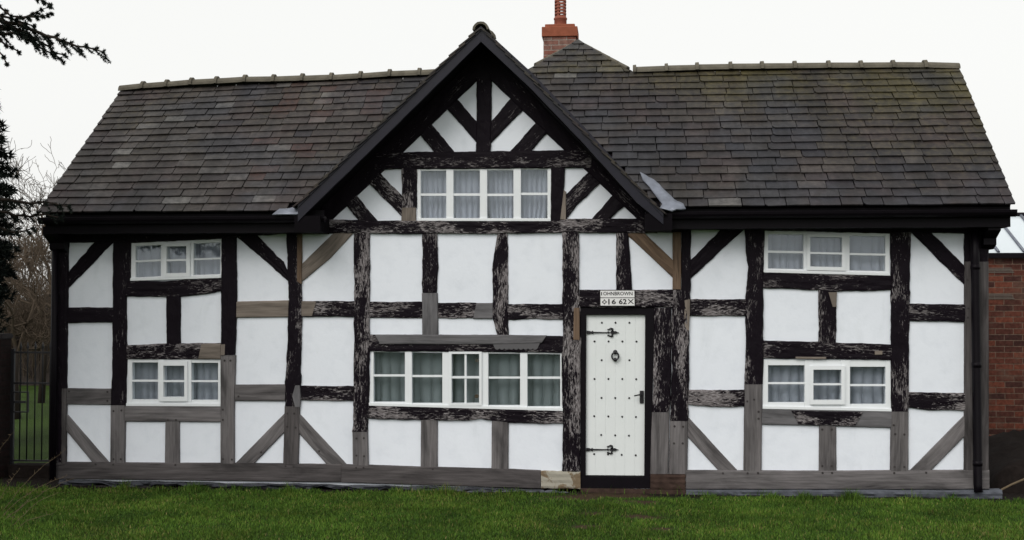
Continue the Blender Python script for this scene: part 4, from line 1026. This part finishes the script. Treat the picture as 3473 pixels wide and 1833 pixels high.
# dark step wall below the gate
s0, s1 = P((38, 1600), GY - .05), P((196, 1600), GY - .05)
bm = bmesh.new(); zz = P((100, 1576), GY - .05).z; box(bm, (s0.x, GY - .12, -.05), (s1.x + .1, GY + .1, zz)); o = fin('gate_step', bm, M['heap']); tag(o, 'low dark brick step under the iron gate', 'step')
# fence far behind the gate
FY = 16.5
f0, f1 = P((-250, 1300), FY), P((330, 1300), FY); zt_ = P((100, 1195), FY).z
fence = empty('board_fence', ((f0.x + f1.x) / 2, FY, 0), 'dark vertical board fence at the far end of the back lawn, seen through the gate', 'fence')
bm = bmesh.new(); x = f0.x
while x < f1.x: box(bm, (x, FY, -.05), (x + .14, FY + .02, zt_ + U(-.03, .02))); x += .15
fin('board_panel', bm, M['fence'], fence)
bm = bmesh.new()
for z in (.3, zt_ - .2): box(bm, (f0.x, FY + .021, z), (f1.x, FY + .07, z + .09))
fin('rail', bm, M['fence'], fence)
# pale building glimpsed beyond
BY = 24; b0, b1 = P((60, 1140), BY), P((260, 1035), BY)
bg = empty('garden_building', ((b0.x + b1.x) / 2, BY, 0), 'pale walled building glimpsed through the bare branches above the gate', 'building')
bm = bmesh.new(); box(bm, (b0.x, BY, -.05), (b1.x, BY + 3, b1.z)); fin('wall', bm, M['pale'], bg)
bm = bmesh.new(); hexa(bm, [Vector((b0.x - .2, BY - .2, b1.z)), Vector((b1.x + .2, BY - .2, b1.z)), Vector((b1.x + .2, BY + 1.5, b1.z + .25)), Vector((b0.x - .2, BY + 1.5, b1.z + .25))], [Vector((b0.x - .2, BY - .2, b1.z - .1)), Vector((b1.x + .2, BY - .2, b1.z - .1)), Vector((b1.x + .2, BY + 1.5, b1.z + .15)), Vector((b0.x - .2, BY + 1.5, b1.z + .15))]); fin('roof', bm, M['soot'], bg)

# trees ---------------------------------------------------------------
def grow(rs, bm, p, d, L, r, depth, up=.25, spread=.7, segs=5, sides=5, split=(2, 3), shrink=.68, curl=.25, stop=.0012):
    pts = [p.copy()]; rad = [r]; c = p.copy(); v = d.normalized()
    for i in range(segs):
        v = (v + Vector((rs.uniform(-1, 1), rs.uniform(-1, 1), rs.uniform(-1, 1))) * curl + Vector((0, 0, up * .25))).normalized()
        c = c + v * (L / segs); pts.append(c.copy()); rad.append(max(stop, r * (1 - .5 * (i + 1) / segs)))
    tube(bm, pts, rad, sides if depth > 1 else 3, cap=False)
    if depth <= 0: return
    for k in range(rs.randint(*split) + (1 if depth > 2 else 0)):
        j = rs.randint(max(1, segs // 2 - 1), segs); q = pts[j]
        ax = Vector((rs.uniform(-1, 1), rs.uniform(-1, 1), rs.uniform(-.4, .9)))
        nd = (v * (1 - spread * .5) + ax.normalized() * spread).normalized()
        grow(rs, bm, q, nd, L * shrink * rs.uniform(.7, 1.2), rad[j] * .72, depth - 1, up, spread, segs, sides, split, shrink, curl, stop)
def bare_tree(loc, h, seed, label, depth=5, lean=(0, 0), r=.09, mat='bark', twig='twig', group=None, stop=.004):
    rs = random.Random(seed); t = empty('bare_tree', loc, label, 'tree', group); L = Vector(loc)
    bm = bmesh.new(); top = L + Vector((lean[0], lean[1], h * .38)); tube(bm, [L + Vector((0, 0, -.1)), L.lerp(top, .5) + Vector((rs.uniform(-.06, .06), 0, 0)), top], [r * 1.2, r, r * .8], 8)
    fin('trunk', bm, M[mat], t)
    bm = bmesh.new()
    for k in range(5):
        a = k * 2 * pi / 5 + rs.uniform(-.4, .4); grow(rs, bm, top - Vector((0, 0, rs.uniform(0, h * .12))), Vector((cos(a) * .75, sin(a) * .75, rs.uniform(.6, 1.1))), h * .27, r * .55, depth, .3, .75, 5, 4, (2, 3), .70, .40, stop)
    fin('crown', bm, M[twig], t, recalc=False)
    return t
TY = 9
for (sx, sy, h, sd, Y, lab, dp) in ((235, 1300, 5.0, 4, 9, 'bare winter tree with fine twigs rising just left of the roof verge', 5), (140, 1300, 5.6, 9, 11, 'taller bare tree between the dark conifer and the cottage roof', 5), (60, 1300, 3.6, 14, 7.5, 'low spreading bare tree leaning over the gate, close to the dark conifer', 5)):
    q = P((sx, sy), Y); bare_tree((q.x, Y, 0), h, sd, lab, dp, (U(-.1, .15), 0), .06, 'bark', 'twig', 'bare trees behind the gate', .0045)
def shrub(loc, h, w, seed, label, n=60, mat='twig', group=None):
    rs = random.Random(seed); t = empty('bare_shrub', loc, label, 'shrub', group); bm = bmesh.new()
    for k in range(n):
        a = rs.uniform(0, 2 * pi); rr = rs.uniform(0, .35) * w; p = Vector(loc) + Vector((cos(a) * rr, sin(a) * rr * .6, -.03))
        grow(rs, bm, p, Vector((cos(a) * rs.uniform(.1, .8), sin(a) * .4, 1)), h * rs.uniform(.35, .6), .014, 2, .25, .6, 5, 4, (2, 3), .75, .22, .0035)
    fin('stems', bm, M[mat], t, recalc=False); return t
for (sx, Y, h, w, sd, lab) in ((110, 17.0, 3.1, 2.2, 3, 'brown tangle of bare stems behind the fence, seen over the gate'), (215, 17.4, 3.4, 2.4, 5, 'tall bare bush beside the cottage corner post, beyond the fence'), (10, 17.4, 3.2, 2.4, 8, 'bare bush beyond the fence at the foot of the dark conifer'), (150, 17.6, 3.3, 2.4, 21, 'dense brown thicket of twigs directly above the middle of the fence'), (70, 17.2, 3.0, 2.2, 22, 'dark brown twiggy bush rising over the fence nearest the gate pier')):
    q = P((sx, 1300), Y); shrub((q.x, Y, 0), h, w, sd, lab, 120, 'twig', 'bare bushes beyond the fence')

class Tufts:
    """needles as thin triangles"""
    def __init__(s): s.v = []; s.f = []; s.t = []
    def tuft(s, rs, p, d, n, l, w, t0):
        for k in range(n):
            v = (d * rs.uniform(.2, 1.0) + Vector((rs.uniform(-1, 1), rs.uniform(-1, 1), rs.uniform(-1, 1)))).normalized(); a = v.cross(Vector((rs.uniform(-1, 1), rs.uniform(-1, 1), rs.uniform(-1, 1))))
            a = a.normalized() * w; q = p + v * l * rs.uniform(.5, 1.2); i = len(s.v)
            s.v += [p + a, p - a, q]; s.f.append((i, i + 1, i + 2)); tt_ = min(1, max(0, rs.gauss(t0, .25))); s.t += [tt_] * 3
    def make(s, name, mat, parent):
        me = bpy.data.meshes.new(name); me.from_pydata([tuple(v) for v in s.v], [], s.f); mesh_attr(me, 'tone', s.t); return link(name, me, M[mat], parent)
# cedar standing just left of the picture; its boughs reach in over the roof end
CEY = -2.6
ctx = P((-900, 1300), CEY).x
cedar = empty('cedar_tree', (ctx, CEY, 0), 'cedar at the left edge whose dark needled boughs reach in across the sky', 'tree')
bmT = bmesh.new(); tube(bmT, [(ctx, CEY, -.1), (ctx + .05, CEY, 2), (ctx, CEY + .05, 5), (ctx + .05, CEY, 9)], [.32, .27, .2, .06], 12); fin('trunk', bmT, M['bark'], cedar)
bmB = bmesh.new(); tf = Tufts(); rsC = random.Random(12)
def bough(pts, r0, twl, dens=1.0, hang=.8, yj=.25, up=.35, big=False):
    """a bough with side twigs set with needle tufts"""
    w = resample(pts, max(6, int(sum((b - a).length for a, b in zip(pts, pts[1:])) / .07))); n = len(w)
    for i in range(1, n - 1): w[i] = w[i] + Vector((rsC.uniform(-.012, .012), rsC.uniform(-.02, .02), rsC.uniform(-.012, .012)))
    tube(bmB, w, [max(.003, r0 * (1 - .88 * i / (n - 1))) for i in range(n)], 6, cap=False)
    for i in range(2, n):
        f = i / (n - 1); d0 = (w[i] - w[i - 1]).normalized()
        for k in range(2 if big else (4 if rsC.random() < .55 * dens else 3)):
            sgn = -1 if rsC.random() < hang else 1
            tl = twl * rsC.uniform(.35, 1.1) * (1.1 - .75 * f) * (1 if sgn < 0 else up)
            d = (d0 * rsC.uniform(.45, 1.0) + Vector((0, rsC.uniform(-.6, .6), sgn * rsC.uniform(.5, 1.0)))).normalized(); m = max(3, int(tl / (.035 if big else .02))); c = w[i].copy(); tw = [c.copy()]
            for j in range(m): d = (d + d0 * .08 + Vector((rsC.uniform(-.12, .12), rsC.uniform(-.12, .12), -.03))).normalized(); c = c + d * (tl / m); tw.append(c.copy())
            tube(bmB, tw, [max(.0016, .005 * (1 - j / len(tw))) for j in range(len(tw))], 3, cap=False)
            for q in tw[:-1]:
                if rsC.random() < .92: tf.tuft(rsC, q, d, *((6, .11, .022) if big else (20, .028, .0042)), .45)
        tf.tuft(rsC, w[i], d0, 26, .032, .0045, .4)
def DB(l, y, z0=0): return [P(D(a, b), y + z0 * i) for i, (a, b) in enumerate(l)]
def rooted(z, l, y, **kw):
    pts = DB(l, y); st = Vector((ctx, CEY, z)); bough([st, st.lerp(pts[0], .5) + Vector((0, 0, .1))] + pts, .05, kw.pop('tw', .3), **kw)
rooted(3.6, [(-40, 45), (0, 52), (60, 66), (120, 90), (180, 112), (235, 127), (258, 131)], -2.6, tw=.36)
rooted(3.5, [(-40, 78), (0, 86), (40, 84), (75, 100), (108, 128), (150, 146)], -2.4, tw=.22)
rooted(3.55, [(-40, 60), (0, 66), (45, 74), (92, 98), (120, 118), (140, 132), (160, 138)], -2.55, tw=.24)
rooted(3.55, [(-40, 70), (0, 78), (30, 76), (62, 86), (86, 104)], -2.5, tw=.2)
rooted(3.7, [(-40, 38), (0, 36), (30, 50), (60, 60), (84, 66)], -2.65, tw=.16)
rooted(3.9, [(-40, 30), (0, 14), (12, 28), (36, 44), (70, 46)], -2.7, tw=.12)
bough(DB([(40, 46), (60, 42), (85, 36), (105, 30), (122, 18)], -2.6), .012, .05, .6, .5)
bough(DB([(60, 44), (85, 42), (112, 42), (128, 36)], -2.62), .010, .06, .8, .6)
rooted(4.2, [(-20, -60), (50, -30), (100, -2), (125, 12)], -2.7, tw=.14)
rooted(3.3, [(-30, 90), (0, 104), (14, 114), (32, 126), (46, 130)], -2.5, tw=.06)
rooted(3.2, [(-30, 100), (-5, 124), (6, 142), (16, 160)], -2.5, tw=.06)
rooted(2.6, [(-60, 470), (0, 500), (60, 512), (120, 508), (172, 520)], -1.6, tw=.26, hang=.75, up=.6)
rooted(2.5, [(-60, 510), (0, 530), (50, 545), (110, 540), (150, 548)], -1.4, tw=.26, hang=.6, up=.8)
rooted(2.3, [(-60, 560), (0, 575), (40, 585), (80, 575)], -1.5, tw=.22, hang=.6)
for k in range(110):                                                     # unseen boughs outside the frame, added to shade the left end
    z = U(2.6, 8); a = U(pi * .5, pi * 1.9); L = (9.6 - z) * U(.3, .42); st = Vector((ctx, CEY, z)); e = st + Vector((cos(a) * L, sin(a) * L, U(-.4, .3)))
    bough([st, st.lerp(e, .5) + Vector((0, 0, .15)), e], .04, .5, .4, big=True)
fin('branches', bmB, M['bark'], cedar, recalc=False); tf.make('crown', 'cedar', cedar)
# dark fir behind the pier
FXY = 3.2; fx = P((-150, 1300), FXY).x
fir = empty('dark_conifer', (fx, FXY, 0), 'very dark dense conifer at the left edge behind the gate pier', 'tree')
bm = bmesh.new(); tube(bm, [(fx, FXY, -.1), (fx, FXY, 6.5)], [.16, .02], 8); fin('trunk', bm, M['bark'], fir)
tf = Tufts(); rsF = random.Random(3); bmB = bmesh.new()
fw = P((84, 900), FXY).x - fx
for k in range(1000):
    z = .3 + 6.1 * (k / 1000) ** 1.05; Rr = .67 * min(1, max(.02, (6.5 - z) / 2.9)) * rsF.uniform(.78, 1.1) * (1 if z > 1.6 else .85); a = rsF.uniform(0, 2 * pi); d = Vector((cos(a), sin(a), rsF.uniform(-.15, .35))).normalized()
    n = 9; pts = [Vector((fx, FXY, z)) + d * Rr * j / n + Vector((0, 0, -.12 * (j / n) ** 2)) for j in range(n + 1)]
    tube(bmB, pts, [.010 * (1 - .8 * j / n) for j in range(n + 1)], 3, cap=False)
    for j in range(4, n + 1): tf.tuft(rsF, pts[j], d, 15, .11, .013, .35)
fin('branches', bmB, M['bark'], fir, recalc=False); tf.make('crown', 'fir', fir)
# arching dry stems in the near left corner
q = P((-60, 1790), -2.2); sh = empty('dry_stemmed_shrub', (q.x, -2.2, 0), 'dry arching stems of a leafless shrub in the near left corner of the lawn', 'shrub')
bm = bmesh.new(); tf = Tufts(); rsS = random.Random(8)
for (l, y) in (([(-60, 1420), (-20, 1330), (40, 1262), (100, 1225), (170, 1196)], -2.0), ([(-60, 1430), (0, 1318), (60, 1270), (120, 1232), (185, 1204)], -2.2), ([(-60, 1400), (-10, 1310), (50, 1230), (100, 1180), (165, 1132)], -1.6), ([(-50, 1440), (0, 1350), (50, 1305), (95, 1262), (150, 1238)], -2.4), ([(-50, 1380), (-10, 1275), (20, 1220), (48, 1180)], -1.9), ([(-40, 1440), (10, 1360), (70, 1310), (140, 1290)], -2.6), ([(-40, 1460), (20, 1340), (38, 1290), (80, 1248)], -2.3), ([(-60, 1350), (-20, 1200), (0, 1130), (35, 1085)], -1.8)):
    w = resample([P(D(a, b), y) for a, b in l], 22)
    w = [p + Vector((rsS.uniform(-.006, .006), rsS.uniform(-.01, .01), rsS.uniform(-.006, .006))) for p in w]
    w[0].z = min(w[0].z, -.02)
    tube(bm, w, [.0038 * (1 - .7 * i / 21) for i in range(22)], 5, cap=False)
    for i in range(6, 22):
        for k in range(2):
            if rsS.random() < .6:
                d = Vector((rsS.uniform(-1, 1), rsS.uniform(-1, 1), rsS.uniform(-.3, 1))).normalized(); tube(bm, [w[i], w[i] + d * rsS.uniform(.012, .04)], [.0022, .001], 3, cap=False)
fin('stems', bm, M['palebark'], sh, recalc=False)

# ------------------------------------------------------------------ RIGHT SIDE: brick outbuilding with glazed roof
OY = 3.9
a0, a1 = P(D(2440, 660), OY), P(D(2700, 660), OY); zt = P(D(2520, 650), OY).z
ob = empty('brick_outbuilding', ((a0.x + a1.x) / 2, OY, 0), 'red brick outbuilding with a glazed lean-to roof behind the right end of the cottage', 'outbuilding')
bm = bmesh.new(); box(bm, (a0.x, OY, -.05), (a1.x + 1, OY + .22, zt)); fin('wall', bm, M['brick'], ob)
bm = bmesh.new()
for k in range(4):                                           # tile courses let into the brickwork
    for z in (P(D(2520, 676), OY).z, P(D(2520, 742), OY).z): box(bm, (a0.x, OY - .006 - .001 * k, z - .018 * k), (P(D(2545, 700), OY).x + .01 * k, OY + .01, z - .018 * k + .010))
fin('tile_course', bm, M['tan'], ob)
bm = bmesh.new(); box(bm, (a0.x, OY - .06, zt + .001), (a1.x + 1, OY + .23, zt + .065)); fin('gutter', bm, M['gloss'], ob)
zg = P(D(2540, 543), OY + 1.2).z
bm = bmesh.new(); q = [Vector((a0.x, OY + .03, zt + .07)), Vector((a1.x + 1, OY + .03, zt + .07)), Vector((a1.x + 1, OY + 1.2, zg)), Vector((a0.x, OY + 1.2, zg))]
hexa(bm, q, [v - Vector((0, 0, .008)) for v in q])
kk = NT('wired roof glass'); kk.col((.62, .68, .72)); kk.rough(.12, .6); fin('roof_glass', bm, kk.m, ob)
for px1 in (2507, 2572, 2640):
    t = (px1 - 2440) / 260; A = q[0].lerp(q[1], 0); A = P(D(px1 + 4, 645), OY + .05); B = P(D(px1 - 24, 590), OY + .7); d = (Vector((A.x, OY + .03, zt + .08))); e = Vector((A.x - .02, OY + 1.2, zg + .012))
    bm = bmesh.new(); tube(bm, [d, e], .02, 6); fin('glazing_bar', bm, M['lead'], ob)
bm = bmesh.new(); tube(bm, [q[3] + Vector((0, 0, .01)), q[2] + Vector((0, 0, .01))], .035, 8); fin('ridge_bar', bm, M['gloss'], ob)
bm = bmesh.new(); box(bm, (a0.x, OY + 1.2, -.05), (a1.x + 1, OY + 1.4, zg - .03)); fin('wall', bm, M['brick'], ob)
bm = bmesh.new(); rs = random.Random(9)
for k in range(26):
    x = U(a0.x + .6, a0.x + 2.2); ball(bm, Vector((x, OY + .1 + U(0, .05), zt + .075)), 1, (U(.02, .06), .03, U(.006, .02)), 6)
fin('moss', bm, M['ridge'], ob)
# dark heap below the brick wall
HY = 1.6; h0 = P(D(2480, 1200), HY); hz = P(D(2540, 1088), HY).z
bm = bmesh.new(); nx, ny = 40, 20; grid = []
for j in range(ny + 1):
    row = []
    for i in range(nx + 1):
        x = h0.x - .3 + 3.2 * i / nx; y = .3 + 2.6 * j / ny; ed = min(1, 3.5 * min(i / nx, 1 - i / nx, j / ny, 1 - j / ny) * 1.6)
        z = hz * (ed ** .5) * (.85 + .25 * noise.noise((x * 1.5, y * 1.5, 0)) + .14 * noise.noise((x * 6, y * 6, 1)) + .07 * noise.noise((x * 17, y * 17, 1))) - .03
        row.append(bm.verts.new((x, y, z)))
    grid.append(row)
for j in range(ny):
    for i in range(nx): bm.faces.new((grid[j][i], grid[j][i + 1], grid[j + 1][i + 1], grid[j + 1][i]))
heap = fin('leaf_heap', bm, M['heap'], None, True); tag(heap, 'dark heap of leaf litter against the brick outbuilding, right of the cottage corner', 'heap')
bm = bmesh.new(); a, b = P(D(2486, 1250), -.05), P(D(2600, 1196), .35); tube(bm, [a, a.lerp(b, .5) + Vector((0, 0, .01)), b], [.009, .011, .012], 6); o = fin('stick', bm, M['palebark']); tag(o, 'pale stick leaning beside the right corner of the cottage', 'stick')

# ------------------------------------------------------------------ LIGHT
w = bpy.data.worlds.new('World'); scene.world = w; w.use_nodes = True; nt = w.node_tree; bgN = nt.nodes['Background']
sky = nt.nodes.new('ShaderNodeTexSky'); sky.sky_type = 'NISHITA'; sky.sun_disc = False; SE, SR = radians(42), radians(205)
sky.sun_elevation = SE; sky.sun_rotation = SR; sky.dust_density = 4; sky.air_density = 1.2
hs = nt.nodes.new('ShaderNodeHueSaturation'); hs.inputs['Saturation'].default_value = .12; nt.links.new(sky.outputs[0], hs.inputs['Color'])
mx = nt.nodes.new('ShaderNodeMixRGB'); mx.inputs[0].default_value = .78; mx.inputs[2].default_value = (10.9, 10.95, 10.7, 1); nt.links.new(hs.outputs[0], mx.inputs[1])   # overcast: cloud veil over the clear sky
nt.links.new(mx.outputs[0], bgN.inputs[0]); bgN.inputs[1].default_value = .10
sd = bpy.data.lights.new('sun', 'SUN'); sd.energy = 1.5; sd.angle = radians(35); sd.color = (1, .96, .90)
so = bpy.data.objects.new('sun', sd); COL.objects.link(so)
# sun behind the camera, a little to the right
dirv = Vector((-sin(SR) * cos(SE) * -1, cos(SR) * cos(SE), sin(SE)))
so.rotation_euler = dirv.to_track_quat('Z', 'Y').to_euler()
vs = scene.view_settings; vs.view_transform = 'Standard'; vs.look = 'None'; vs.gamma = 1; vs.exposure = .02
scene.cycles.max_bounces = 8; scene.cycles.transparent_max_bounces = 12
